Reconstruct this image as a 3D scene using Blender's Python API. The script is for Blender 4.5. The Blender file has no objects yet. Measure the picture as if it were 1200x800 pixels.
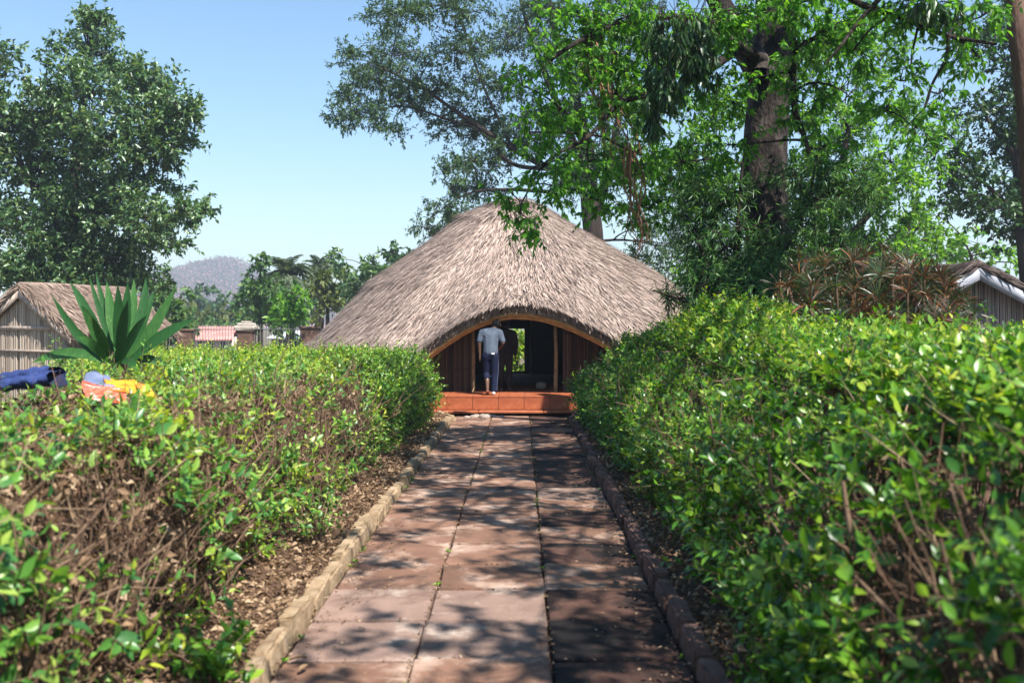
import bpy, bmesh, math
import numpy as np
from mathutils import Vector, Matrix

rng = np.random.default_rng(11)
SC = bpy.context.scene
COL = SC.collection
R = math.radians

# ------------------------------------------------------------------ camera, sky, sun, exposure
F = 1200 * 35 / 36.0
CAM_Z = 2.0


def at(px, py, Y):
    """point at distance Y that the photograph shows at pixel (px, py)"""
    return np.array([(px - 611) / F * Y, Y, CAM_Z - (py - 380) / F * Y])


cam_d = bpy.data.cameras.new('camera')
cam = bpy.data.objects.new('camera', cam_d)
COL.objects.link(cam)
cam.location = (0, 0, CAM_Z)
cam.rotation_euler = (R(90), 0, 0)
cam_d.lens = 35
cam_d.sensor_width = 36
cam_d.shift_x = -11 / 1200
cam_d.shift_y = -20 / 1200
cam_d.clip_end = 6000
cam_d.dof.use_dof = True
cam_d.dof.focus_distance = 21.0
cam_d.dof.aperture_fstop = 2.0
SC.camera = cam

SUN_DIR = Vector((0.38, -0.50, 0.87)).normalized()      # towards the sun
SUN_EL = math.asin(SUN_DIR.z)
SUN_ROT = math.atan2(SUN_DIR.x, SUN_DIR.y)
world = bpy.data.worlds.new('World')
SC.world = world
world.use_nodes = True
wn = world.node_tree.nodes
sky = wn.new('ShaderNodeTexSky')
sky.sky_type = 'NISHITA'
sky.sun_disc = False
sky.sun_elevation = SUN_EL
sky.sun_rotation = SUN_ROT
sky.air_density = 1.15
sky.dust_density = 0.05
sky.ozone_density = 1.7
wn['Background'].inputs['Strength'].default_value = 0.078
hs = wn.new('ShaderNodeHueSaturation')
hs.inputs['Saturation'].default_value = 1.22
world.node_tree.links.new(sky.outputs[0], hs.inputs['Color'])
world.node_tree.links.new(hs.outputs[0], wn['Background'].inputs['Color'])
sun_d = bpy.data.lights.new('sun', 'SUN')
sun_d.energy = 5.0
sun_d.angle = R(0.5)
sun_d.color = (1.0, 0.95, 0.87)
sun = bpy.data.objects.new('sun', sun_d)
COL.objects.link(sun)
sun.rotation_euler = SUN_DIR.to_track_quat('Z', 'Y').to_euler()
sun.location = (0, 0, 60)
SC.view_settings.view_transform = 'Standard'
SC.view_settings.look = 'None'
SC.view_settings.exposure = 1.3
SC.view_settings.gamma = 1.0
SC.cycles.max_bounces = 8
SC.cycles.transparent_max_bounces = 4
SC.cycles.use_denoising = True


# ------------------------------------------------------------------ materials
def new_mat(name):
    m = bpy.data.materials.new(name)
    m.use_nodes = True
    n = m.node_tree.nodes
    return m, n, m.node_tree.links, n['Principled BSDF']


def ramp(n, stops):
    r = n.new('ShaderNodeValToRGB')
    e = r.color_ramp.elements
    while len(e) < len(stops):
        e.new(0.5)
    for k, (p, c) in enumerate(stops):
        e[k].position = p
        e[k].color = (*c, 1)
    return r


def leaf_mat(name, cols, trans=0.35, rough=0.42, spec=0.4):
    m, n, l, b = new_mat(name)
    g = n.new('ShaderNodeNewGeometry')
    k = len(cols)
    r = ramp(n, [(i / max(1, k - 1), c) for i, c in enumerate(cols)])
    l.new(g.outputs['Random Per Island'], r.inputs[0])
    l.new(r.outputs[0], b.inputs['Base Color'])
    b.inputs['Roughness'].default_value = rough
    b.inputs['Specular IOR Level'].default_value = spec
    t = n.new('ShaderNodeBsdfTranslucent')
    gm = n.new('ShaderNodeMix')
    gm.data_type = 'RGBA'
    gm.blend_type = 'MULTIPLY'
    gm.inputs[0].default_value = 1
    l.new(r.outputs[0], gm.inputs[6])
    gm.inputs[7].default_value = (1.9, 1.9, 0.7, 1)
    l.new(gm.outputs[2], t.inputs['Color'])
    mx = n.new('ShaderNodeMixShader')
    mx.inputs[0].default_value = trans
    l.new(b.outputs[0], mx.inputs[1])
    l.new(t.outputs[0], mx.inputs[2])
    l.new(mx.outputs[0], n['Material Output'].inputs['Surface'])
    return m


def island_mat(name, cols, rough=0.8, spec=0.15):
    m, n, l, b = new_mat(name)
    g = n.new('ShaderNodeNewGeometry')
    k = len(cols)
    r = ramp(n, [(i / max(1, k - 1), c) for i, c in enumerate(cols)])
    l.new(g.outputs['Random Per Island'], r.inputs[0])
    l.new(r.outputs[0], b.inputs['Base Color'])
    b.inputs['Roughness'].default_value = rough
    b.inputs['Specular IOR Level'].default_value = spec
    return m


def noise_mat(name, stops, scale=6, detail=8, rough=0.85, spec=0.2, bump=0.3, stretch=(1, 1, 1), bscale=None, coord='Object', dist=0.02):
    m, n, l, b = new_mat(name)
    tc = n.new('ShaderNodeTexCoord')
    mp = n.new('ShaderNodeMapping')
    mp.inputs['Scale'].default_value = stretch
    l.new(tc.outputs[coord], mp.inputs[0])
    t = n.new('ShaderNodeTexNoise')
    t.inputs['Scale'].default_value = scale
    t.inputs['Detail'].default_value = detail
    t.inputs['Roughness'].default_value = 0.62
    l.new(mp.outputs[0], t.inputs['Vector'])
    r = ramp(n, stops)
    l.new(t.outputs[0], r.inputs[0])
    l.new(r.outputs[0], b.inputs['Base Color'])
    t2 = n.new('ShaderNodeTexNoise')
    t2.inputs['Scale'].default_value = bscale or scale * 4
    t2.inputs['Detail'].default_value = 6
    l.new(mp.outputs[0], t2.inputs['Vector'])
    bp = n.new('ShaderNodeBump')
    bp.inputs['Strength'].default_value = bump
    bp.inputs['Distance'].default_value = dist
    l.new(t2.outputs[0], bp.inputs['Height'])
    l.new(bp.outputs[0], b.inputs['Normal'])
    b.inputs['Roughness'].default_value = rough
    b.inputs['Specular IOR Level'].default_value = spec
    return m


def slab_mat(name, base, pale, stain, stain_amt, pale_amt):
    """weathered red concrete: blotches of pale dust and dark algae, shifted per slab"""
    m, n, l, b = new_mat(name)
    tc = n.new('ShaderNodeTexCoord')
    oi = n.new('ShaderNodeObjectInfo')
    ad = n.new('ShaderNodeVectorMath')
    ad.operation = 'ADD'
    mu = n.new('ShaderNodeVectorMath')
    mu.operation = 'SCALE'
    mu.inputs['Scale'].default_value = 1.0
    l.new(oi.outputs['Location'], mu.inputs[0])
    l.new(tc.outputs['Object'], ad.inputs[0])
    l.new(mu.outputs[0], ad.inputs[1])

    def nz(scale, detail, rough=0.6):
        t = n.new('ShaderNodeTexNoise')
        t.inputs['Scale'].default_value = scale
        t.inputs['Detail'].default_value = detail
        t.inputs['Roughness'].default_value = rough
        l.new(ad.outputs[0], t.inputs['Vector'])
        return t

    def mix(fac, a, c):
        x = n.new('ShaderNodeMix')
        x.data_type = 'RGBA'
        l.new(fac, x.inputs[0])
        for s, v in ((6, a), (7, c)):
            if isinstance(v, tuple):
                x.inputs[s].default_value = (*v, 1)
            else:
                l.new(v, x.inputs[s])
        return x.outputs[2]
    t1 = nz(3.0, 10)
    r1 = ramp(n, [(0.3, (0, 0, 0)), (0.75, (1, 1, 1))])
    l.new(t1.outputs[0], r1.inputs[0])
    c = mix(r1.outputs[0], tuple(x * 0.75 for x in base), tuple(min(1, x * 1.25) for x in base))
    # per slab lightness
    hv = n.new('ShaderNodeHueSaturation')
    mr = n.new('ShaderNodeMapRange')
    mr.inputs[3].default_value = 0.72
    mr.inputs[4].default_value = 1.22
    l.new(oi.outputs['Random'], mr.inputs[0])
    l.new(mr.outputs[0], hv.inputs['Value'])
    l.new(c, hv.inputs['Color'])
    t2 = nz(2.1, 12, 0.7)
    r2 = ramp(n, [(0.62 - pale_amt, (0, 0, 0)), (0.78 - pale_amt, (1, 1, 1))])
    l.new(t2.outputs[0], r2.inputs[0])
    c2 = mix(r2.outputs[0], hv.outputs[0], pale)
    t3 = nz(1.3, 10, 0.68)
    t3.inputs['Distortion'].default_value = 0.6
    r3 = ramp(n, [(0.66 - stain_amt, (0, 0, 0)), (0.80 - stain_amt, (1, 1, 1))])
    l.new(t3.outputs[0], r3.inputs[0])
    c3 = mix(r3.outputs[0], c2, stain)
    t5 = nz(55, 3, 0.7)
    r5 = ramp(n, [(0.70, (0, 0, 0)), (0.74, (1, 1, 1))])
    l.new(t5.outputs[0], r5.inputs[0])
    c4 = mix(r5.outputs[0], c3, tuple(min(1, x * 1.5) for x in pale))
    l.new(c4, b.inputs['Base Color'])
    t4 = nz(70, 6)
    bp = n.new('ShaderNodeBump')
    bp.inputs['Strength'].default_value = 0.7
    bp.inputs['Distance'].default_value = 0.015
    l.new(t4.outputs[0], bp.inputs['Height'])
    l.new(bp.outputs[0], b.inputs['Normal'])
    b.inputs['Roughness'].default_value = 0.8
    b.inputs['Specular IOR Level'].default_value = 0.25
    return m


M = {}
M['hedge'] = leaf_mat('hedge_leaf', [(.018, .070, .010), (.04, .13, .012), (.075, .20, .014), (.14, .28, .02), (.25, .36, .03)], .26, .34, .5)
M['hedge_left'] = leaf_mat('hedge_leaf_left', [(.03, .11, .03), (.06, .18, .035), (.11, .26, .04), (.20, .34, .05), (.32, .40, .08)], .26, .36, .45)
M['hedge_yellow'] = leaf_mat('hedge_leaf_yellow', [(.06, .17, .02), (.14, .28, .03), (.28, .38, .04), (.42, .44, .05)], .36, .4, .4)
M['dry'] = leaf_mat('dry_leaf', [(.075, .042, .022), (.14, .083, .046), (.24, .155, .092), (.40, .29, .19)], .08, .7, .2)
M['twig'] = island_mat('twig_bark', [(.06, .032, .022), (.11, .062, .042), (.17, .105, .07), (.36, .26, .17)])
M['stem'] = noise_mat('stem_bark', [(.3, (.07, .04, .025)), (.7, (.20, .13, .085))], 14, stretch=(1, 1, .3))
M['soil'] = noise_mat('soil', [(.25, (.045, .026, .018)), (.55, (.095, .055, .036)), (.8, (.16, .10, .065))], 3, bump=.6, coord='Object')
M['path_bed'] = noise_mat('path_bed', [(.3, (.04, .022, .017)), (.7, (.10, .055, .04))], 8)
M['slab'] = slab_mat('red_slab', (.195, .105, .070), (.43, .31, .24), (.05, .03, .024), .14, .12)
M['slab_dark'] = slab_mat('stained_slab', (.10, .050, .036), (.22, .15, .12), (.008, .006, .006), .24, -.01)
M['slab_pale'] = slab_mat('pale_slab', (.22, .145, .115), (.44, .36, .30), (.10, .058, .042), .12, .09)
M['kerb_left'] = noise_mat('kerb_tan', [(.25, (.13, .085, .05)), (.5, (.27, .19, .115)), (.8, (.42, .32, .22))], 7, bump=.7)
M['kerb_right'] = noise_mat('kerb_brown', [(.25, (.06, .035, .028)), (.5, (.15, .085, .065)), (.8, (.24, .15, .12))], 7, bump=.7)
M['straw'] = island_mat('straw', [(.035, .025, .022), (.13, .095, .082), (.28, .205, .168), (.39, .295, .245), (.46, .355, .30), (.59, .475, .41)], .75, .2)
M['straw_old'] = island_mat('straw_old', [(.09, .06, .045), (.19, .13, .098), (.28, .20, .155), (.42, .32, .255)], .8, .2)
M['straw_dark'] = island_mat('straw_dark', [(.03, .022, .02), (.065, .047, .042), (.12, .09, .08)], .85, .15)
M['thatch'] = noise_mat('thatch_body', [(.3, (.17, .115, .09)), (.7, (.33, .245, .2))], 20, stretch=(1, 1, .4), bump=.8)
M['thatch_dark'] = noise_mat('thatch_dark', [(.3, (.05, .036, .03)), (.7, (.13, .095, .08))], 20, bump=.8)
M['bamboo'] = noise_mat('bamboo', [(.3, (.32, .15, .045)), (.7, (.58, .33, .12))], 9, rough=.45, spec=.4, bump=.1)
M['pole'] = noise_mat('pole', [(.3, (.20, .11, .05)), (.7, (.38, .24, .12))], 9, rough=.6, bump=.2)
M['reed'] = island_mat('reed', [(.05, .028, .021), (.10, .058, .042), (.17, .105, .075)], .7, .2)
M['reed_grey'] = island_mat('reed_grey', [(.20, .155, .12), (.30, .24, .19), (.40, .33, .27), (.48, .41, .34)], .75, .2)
M['reed_shed'] = island_mat('reed_shed', [(.15, .12, .12), (.25, .21, .21), (.36, .31, .30)], .75, .2)
M['wood_grey'] = noise_mat('wood_grey', [(.3, (.20, .15, .12)), (.7, (.40, .33, .28))], 10, stretch=(1, 1, 1))
M['barge'] = noise_mat('bargeboard_white_shaded', [(.3, (.22, .23, .27)), (.7, (.34, .35, .40))], 6, rough=.6, bump=.05)  # white boards with the tree shade put into the colour as dull grey-blue
M['terracotta'] = noise_mat('terracotta', [(.25, (.13, .04, .022)), (.42, (.27, .070, .028)), (.60, (.34, .10, .04)), (.75, (.38, .21, .14))], 5, rough=.5, spec=.35, bump=.06)
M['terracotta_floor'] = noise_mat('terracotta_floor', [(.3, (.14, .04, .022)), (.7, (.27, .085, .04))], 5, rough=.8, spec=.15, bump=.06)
M['cement'] = noise_mat('cement', [(.3, (.22, .17, .14)), (.7, (.40, .33, .28))], 6, bump=.4)
M['bark'] = noise_mat('bark_brown', [(.3, (.008, .006, .005)), (.48, (.022, .016, .014)), (.62, (.055, .043, .038)), (.75, (.10, .085, .078))], 5, stretch=(1, 1, .5), bump=.9, dist=.05)
M['bark_dark'] = noise_mat('bark_dark', [(.3, (.014, .010, .009)), (.7, (.045, .032, .027))], 5, stretch=(1, 1, .3), bump=.9, dist=.05)
M['bark_red'] = noise_mat('bark_red', [(.3, (.06, .034, .025)), (.7, (.15, .09, .068))], 6, stretch=(1, 1, .3), bump=.6, dist=.03)
M['vine'] = island_mat('vine', [(.16, .075, .045), (.28, .15, .09)], .8)
M['leaf_left'] = leaf_mat('leaf_grey_green', [(.016, .048, .022), (.034, .088, .034), (.065, .14, .048), (.12, .21, .08), (.25, .33, .17)], .25, .36, .6)
M['leaf_blue'] = leaf_mat('leaf_blue_green', [(.020, .055, .036), (.036, .085, .045), (.06, .12, .05), (.105, .17, .06)], .28, .45, .4)
M['leaf_bright'] = leaf_mat('leaf_bright', [(.03, .11, .012), (.055, .175, .016), (.095, .26, .022), (.17, .36, .035)], .46, .42, .35)
M['leaf_mid'] = leaf_mat('leaf_mid', [(.035, .11, .02), (.07, .19, .025), (.13, .28, .03), (.21, .37, .045)], .5, .42, .4)
M['leaf_dark'] = leaf_mat('leaf_dark', [(.012, .04, .014), (.022, .062, .018), (.035, .09, .024), (.06, .13, .03)], .22, .4, .45)
M['leaf_narrow'] = leaf_mat('leaf_narrow', [(.025, .08, .025), (.042, .12, .035), (.07, .17, .045), (.14, .26, .09)], .32, .38, .5)
M['leaf_olive'] = leaf_mat('leaf_olive', [(.05, .08, .02), (.09, .12, .03), (.14, .16, .04), (.10, .15, .05)], .25, .5, .3)
M['leaf_palm'] = leaf_mat('leaf_palm', [(.05, .09, .05), (.09, .13, .075), (.15, .18, .11)], .2, .45, .4)
M['leaf_far'] = leaf_mat('leaf_far', [(.035, .09, .03), (.06, .13, .04), (.09, .18, .05), (.15, .23, .08)], .28, .5, .35)
M['leaf_strap'] = noise_mat('leaf_strap', [(.3, (.010, .050, .012)), (.7, (.026, .095, .024))], 5, rough=.5, spec=.18, bump=.3, stretch=(14, 14, 1))
M['leaf_strap_light'] = noise_mat('leaf_strap_light', [(.3, (.020, .075, .018)), (.6, (.045, .13, .03)), (.75, (.16, .20, .06))], 4, rough=.5, spec=.18, bump=.3, stretch=(14, 14, 1))
M['leaf_red'] = leaf_mat('leaf_red', [(.012, .03, .010), (.03, .045, .015), (.05, .022, .016), (.09, .028, .018), (.20, .06, .025), (.34, .23, .15)], .3, .4, .4)
M['leaf_redgreen'] = leaf_mat('leaf_dark_strap', [(.012, .035, .012), (.025, .06, .02), (.06, .09, .03), (.10, .045, .03)], .25, .35, .5)
M['hill'] = noise_mat('hill_ground', [(.3, (.10, .075, .06)), (.5, (.24, .13, .11)), (.7, (.34, .20, .18))], .035, detail=10, bump=0)
M['scrub'] = leaf_mat('hill_scrub', [(.05, .07, .04), (.20, .10, .10), (.28, .14, .14), (.07, .09, .05)], .1, .8, .1)
M['brick_pillar'] = noise_mat('pillar_brown', [(.3, (.07, .040, .03)), (.7, (.15, .085, .065))], 8, bump=.5)
M['stone_cap'] = noise_mat('stone_cap', [(.3, (.35, .30, .26)), (.7, (.55, .48, .43))], 6)
M['rail'] = noise_mat('rail_metal', [(.3, (.10, .10, .10)), (.7, (.20, .19, .19))], 10, rough=.5, bump=0)
M['roof_red'] = noise_mat('roof_red', [(.3, (.42, .17, .15)), (.7, (.58, .29, .26))], 2, rough=.6, bump=.1)
M['wall_pale'] = noise_mat('wall_pale', [(.3, (.42, .36, .32)), (.7, (.60, .53, .48))], 2, bump=.1)
M['wall_white'] = noise_mat('wall_white', [(.3, (.62, .62, .64)), (.7, (.78, .78, .80))], 2, bump=.1)
M['pane'] = noise_mat('dark_pane', [(.3, (.03, .035, .045)), (.7, (.06, .065, .08))], 2, rough=.15, spec=.5, bump=0)
M['skin'] = noise_mat('skin', [(.3, (.085, .042, .026)), (.7, (.12, .06, .038))], 10, rough=.45, spec=.4, bump=.05)
M['hair'] = noise_mat('hair', [(.3, (.010, .009, .008)), (.7, (.02, .018, .016))], 60, rough=.8, bump=.6)
M['shirt'] = noise_mat('shirt_grey_blue', [(.3, (.05, .065, .095)), (.7, (.095, .115, .155))], 9, rough=.85, bump=.4, stretch=(2.2, 2, .5), bscale=7, dist=.03)
M['trousers'] = noise_mat('trousers_navy', [(.3, (.005, .007, .024)), (.7, (.010, .015, .045))], 9, rough=.8, bump=.4, stretch=(2, 2, .6), bscale=8, dist=.03)
M['jacket'] = noise_mat('jacket_dark', [(.3, (.018, .014, .017)), (.7, (.035, .028, .03))], 9, rough=.85, bump=.3)
M['white_cloth'] = noise_mat('white_cloth', [(.3, (.55, .56, .62)), (.7, (.75, .76, .80))], 7, rough=.85, bump=.3)
M['shoe'] = noise_mat('shoe_brown', [(.3, (.12, .045, .03)), (.7, (.2, .08, .05))], 9, rough=.6, bump=.1)
M['shoe_white'] = noise_mat('shoe_pale', [(.3, (.5, .48, .46)), (.7, (.65, .62, .6))], 9, rough=.6, bump=.1)
M['denim'] = noise_mat('denim_blue', [(.3, (.012, .020, .075)), (.6, (.03, .05, .16)), (.8, (.10, .13, .26))], 8, rough=.85, bump=.4)
M['denim_dark'] = noise_mat('denim_dark', [(.3, (.008, .010, .03)), (.7, (.02, .025, .06))], 8, rough=.85, bump=.3)
M['cloth_orange'] = noise_mat('cloth_orange', [(.35, (.75, .17, .02)), (.5, (.80, .34, .02)), (.65, (.80, .44, .03))], 3.5, detail=2, rough=.8, bump=.3)
M['cloth_red'] = noise_mat('cloth_red', [(.40, (.62, .07, .035)), (.52, (.66, .14, .08)), (.60, (.62, .40, .36))], 16, detail=3, rough=.8, bump=.3)
M['cloth_grey'] = noise_mat('cloth_blue_grey', [(.3, (.085, .11, .19)), (.7, (.17, .20, .30))], 7, rough=.85, bump=.3)


# ------------------------------------------------------------------ geometry helpers
def nrm(v):
    return v / np.maximum(np.linalg.norm(v, axis=-1, keepdims=True), 1e-9)


def unit(n):
    return nrm(rng.normal(size=(n, 3)))


def snoise(P, scale, seed):
    r = np.random.default_rng(seed)
    out = np.zeros(P.shape[:-1])
    for k in range(6):
        d = r.normal(size=3)
        d /= np.linalg.norm(d)
        f = scale * (0.6 + 1.3 * r.random())
        out += np.sin((P @ d) * f * 2 * np.pi + r.random() * 6.28)
    return out / 6 * 1.6            # roughly -1..1


class Geo:
    def __init__(s):
        s.v, s.f, s.n, s.t = [], {3: [], 4: []}, 0, 0

    def add(s, v, f):
        v = np.asarray(v, dtype=np.float32).reshape(-1, 3)
        for q in (f if isinstance(f, list) else [f]):
            q = np.asarray(q, dtype=np.int64)
            s.f[q.shape[1]].append(q + s.n)
        s.v.append(v)
        s.n += len(v)

    def mesh(s, name, mat=None, smooth=False):
        me = bpy.data.meshes.new(name)
        if not s.v:
            return me
        v = np.concatenate(s.v)
        me.vertices.add(len(v))
        me.vertices.foreach_set('co', v.ravel())
        loops, starts, p = [], [], 0
        for k in (3, 4):
            if s.f[k]:
                q = np.concatenate(s.f[k])
                loops.append(q.ravel())
                starts.append(p + np.arange(len(q)) * k)
                p += q.size
        lo = np.concatenate(loops).astype(np.int32)
        st = np.concatenate(starts).astype(np.int32)
        me.loops.add(len(lo))
        me.loops.foreach_set('vertex_index', lo)
        me.polygons.add(len(st))
        me.polygons.foreach_set('loop_start', st)
        if smooth:
            me.polygons.foreach_set('use_smooth', np.ones(len(st), dtype=bool))
        me.update(calc_edges=True)
        if mat:
            me.materials.append(mat)
        return me

    def build(s, name, mat, parent=None, smooth=False, kind=None, label=None):
        o = bpy.data.objects.new(name, s.mesh(name, mat, smooth))
        COL.objects.link(o)
        if parent is not None:
            o.parent = parent
        if kind:
            o['kind'] = kind
        if label:
            o['label'] = label
        return o


def tag(o, label, cat, group=None):
    o['label'] = label
    o['category'] = cat
    if group:
        o['group'] = group
    return o


def thing(name, label, cat, loc=(0, 0, 0), rz=0.0, group=None):
    o = bpy.data.objects.new(name, None)
    o.empty_display_size = 0.2
    COL.objects.link(o)
    o.location = loc
    o.rotation_euler = (0, 0, rz)
    return tag(o, label, cat, group)


def struct(name):
    o = bpy.data.objects.new(name, None)
    COL.objects.link(o)
    o['kind'] = 'structure'
    return o


def mesh_obj(name, me, parent=None, kind=None):
    o = bpy.data.objects.new(name, me)
    COL.objects.link(o)
    if parent is not None:
        o.parent = parent
    if kind:
        o['kind'] = kind
    return o


def oval_leaves(g, P, D, U, L, W, fold=.16, droop=.16):
    n = len(P)
    if n == 0:
        return
    D = nrm(D)
    S = nrm(np.cross(D, U))
    N = np.cross(S, D)
    L = L.reshape(n, 1)
    W = W.reshape(n, 1)
    rows = [P]
    prof = ((.18, .62), (.42, 1.0), (.68, .80), (.88, .36))
    for t, w in prof:
        c = P + D * L * t - N * L * droop * t * t
        for q in (-1, 0, 1):
            rows.append(c + S * W * .5 * w * q + N * W * fold * w * abs(q))
    rows.append(P + D * L - N * L * droop)
    V = np.stack(rows, 1)
    k = V.shape[1]
    i = np.arange(n)[:, None] * k
    tri, quad = [[0, 2, 1], [0, 3, 2]], []
    for r_ in range(3):
        a = 1 + 3 * r_
        quad += [[a, a + 1, a + 4, a + 3], [a + 1, a + 2, a + 5, a + 4]]
    tri += [[10, 11, 13], [11, 12, 13]]
    g.add(V, [np.concatenate([i + np.array([t]) for t in tri]), np.concatenate([i + np.array([t]) for t in quad])])


def leaves(g, P, D, U, L, W, rich=False, fold=0.18, droop=0.15):
    n = len(P)
    if n == 0:
        return
    D = nrm(D)
    S = nrm(np.cross(D, U))
    N = np.cross(S, D)
    L = np.broadcast_to(L, (n,)).reshape(n, 1)
    W = np.broadcast_to(W, (n,)).reshape(n, 1)
    i = np.arange(n)[:, None]
    if not rich:
        V = np.stack([P, P + D * L * .45 + S * W * .5 + N * W * fold, P + D * L - N * L * droop, P + D * L * .45 - S * W * .5 + N * W * fold], 1)
        g.add(V, np.concatenate([i * 4 + np.array([[0, 1, 2]]), i * 4 + np.array([[0, 2, 3]])]))
    else:
        m = P + D * L * .5
        V = np.stack([P, P + D * L * .38 + S * W * .5 + N * W * fold, P + D * L - N * L * droop, P + D * L * .38 - S * W * .5 + N * W * fold, m], 1)
        g.add(V, np.concatenate([i * 5 + np.array([[k]]).reshape(1, 3) for k in ([0, 1, 4], [1, 2, 4], [2, 3, 4], [3, 0, 4])]))


def tubes(g, P, Rr, sides=4, cap=False):
    """P (n,k,3) centre lines, Rr (n,k) radii"""
    P = np.asarray(P, float)
    n, k = P.shape[:2]
    Rr = np.broadcast_to(np.asarray(Rr, float), (n, k))
    T = nrm(np.gradient(P, axis=1))
    mean = nrm(P[:, -1] - P[:, 0])
    ref = np.where(np.abs(mean[:, 2:3]) < .8, np.array([[0, 0, 1.]]), np.array([[1., 0, 0]]))[:, None, :]
    A = nrm(np.cross(T, ref))
    B = np.cross(T, A)
    a = np.linspace(0, 2 * np.pi, sides, endpoint=False)
    V = P[:, :, None, :] + Rr[:, :, None, None] * (np.cos(a)[None, None, :, None] * A[:, :, None, :] + np.sin(a)[None, None, :, None] * B[:, :, None, :])
    idx = np.arange(n * k * sides).reshape(n, k, sides)
    q = np.stack([idx[:, :-1, :], np.roll(idx[:, :-1, :], -1, 2), np.roll(idx[:, 1:, :], -1, 2), idx[:, 1:, :]], -1).reshape(-1, 4)
    fs = [q]
    if cap:
        tr = []
        for e in (0, k - 1):
            for j in range(1, sides - 1):
                tr.append(np.stack([idx[:, e, 0], idx[:, e, j], idx[:, e, j + 1]], -1))
        fs.append(np.concatenate(tr))
    g.add(V, fs)


def box(g, c, s, rz=0.0):
    c = np.asarray(c, float)
    x = np.array([[-1, -1, -1], [1, -1, -1], [1, 1, -1], [-1, 1, -1], [-1, -1, 1], [1, -1, 1], [1, 1, 1], [-1, 1, 1]]) * np.asarray(s, float) / 2
    cs, sn = math.cos(rz), math.sin(rz)
    x = np.stack([x[:, 0] * cs - x[:, 1] * sn, x[:, 0] * sn + x[:, 1] * cs, x[:, 2]], 1) + c
    g.add(x, np.array([[0, 3, 2, 1], [4, 5, 6, 7], [0, 1, 5, 4], [1, 2, 6, 5], [2, 3, 7, 6], [3, 0, 4, 7]]))


def bevel_box(name, size, bev, mat, jit=0.0, segs=1, cuts=0):
    bm = bmesh.new()
    bmesh.ops.create_cube(bm, size=1)
    for v in bm.verts:
        v.co = Vector((v.co.x * size[0], v.co.y * size[1], v.co.z * size[2]))
    if cuts:
        es = [e for e in bm.edges if abs((e.verts[0].co - e.verts[1].co).normalized().y) > .9]
        bmesh.ops.subdivide_edges(bm, edges=es, cuts=cuts)
    bmesh.ops.bevel(bm, geom=[e for e in bm.edges if e.calc_face_angle(0) > .5], offset=bev, segments=segs, affect='EDGES')
    if jit:
        for v in bm.verts:
            v.co += Vector(rng.normal(size=3) * jit)
    me = bpy.data.meshes.new(name)
    bm.to_mesh(me)
    bm.free()
    me.materials.append(mat)
    return me


def bez(a, b, c, d, k):
    t = np.linspace(0, 1, k)[:, None]
    return (1 - t) ** 3 * a + 3 * (1 - t) ** 2 * t * b + 3 * (1 - t) * t * t * c + t ** 3 * d


def smooth_line(pts, m):
    """resample a polyline (k, d) with Catmull-Rom"""
    p = np.asarray(pts, float)
    p = np.vstack([2 * p[0] - p[1], p, 2 * p[-1] - p[-2]])
    out = []
    for i in range(1, len(p) - 2):
        t = np.linspace(0, 1, m, endpoint=False)[:, None]
        a, b, c, d = p[i - 1], p[i], p[i + 1], p[i + 2]
        out.append(.5 * (2 * b + (c - a) * t + (2 * a - 5 * b + 4 * c - d) * t ** 2 + (3 * b - a - 3 * c + d) * t ** 3))
    out.append(p[-2][None])
    return np.vstack(out)


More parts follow.
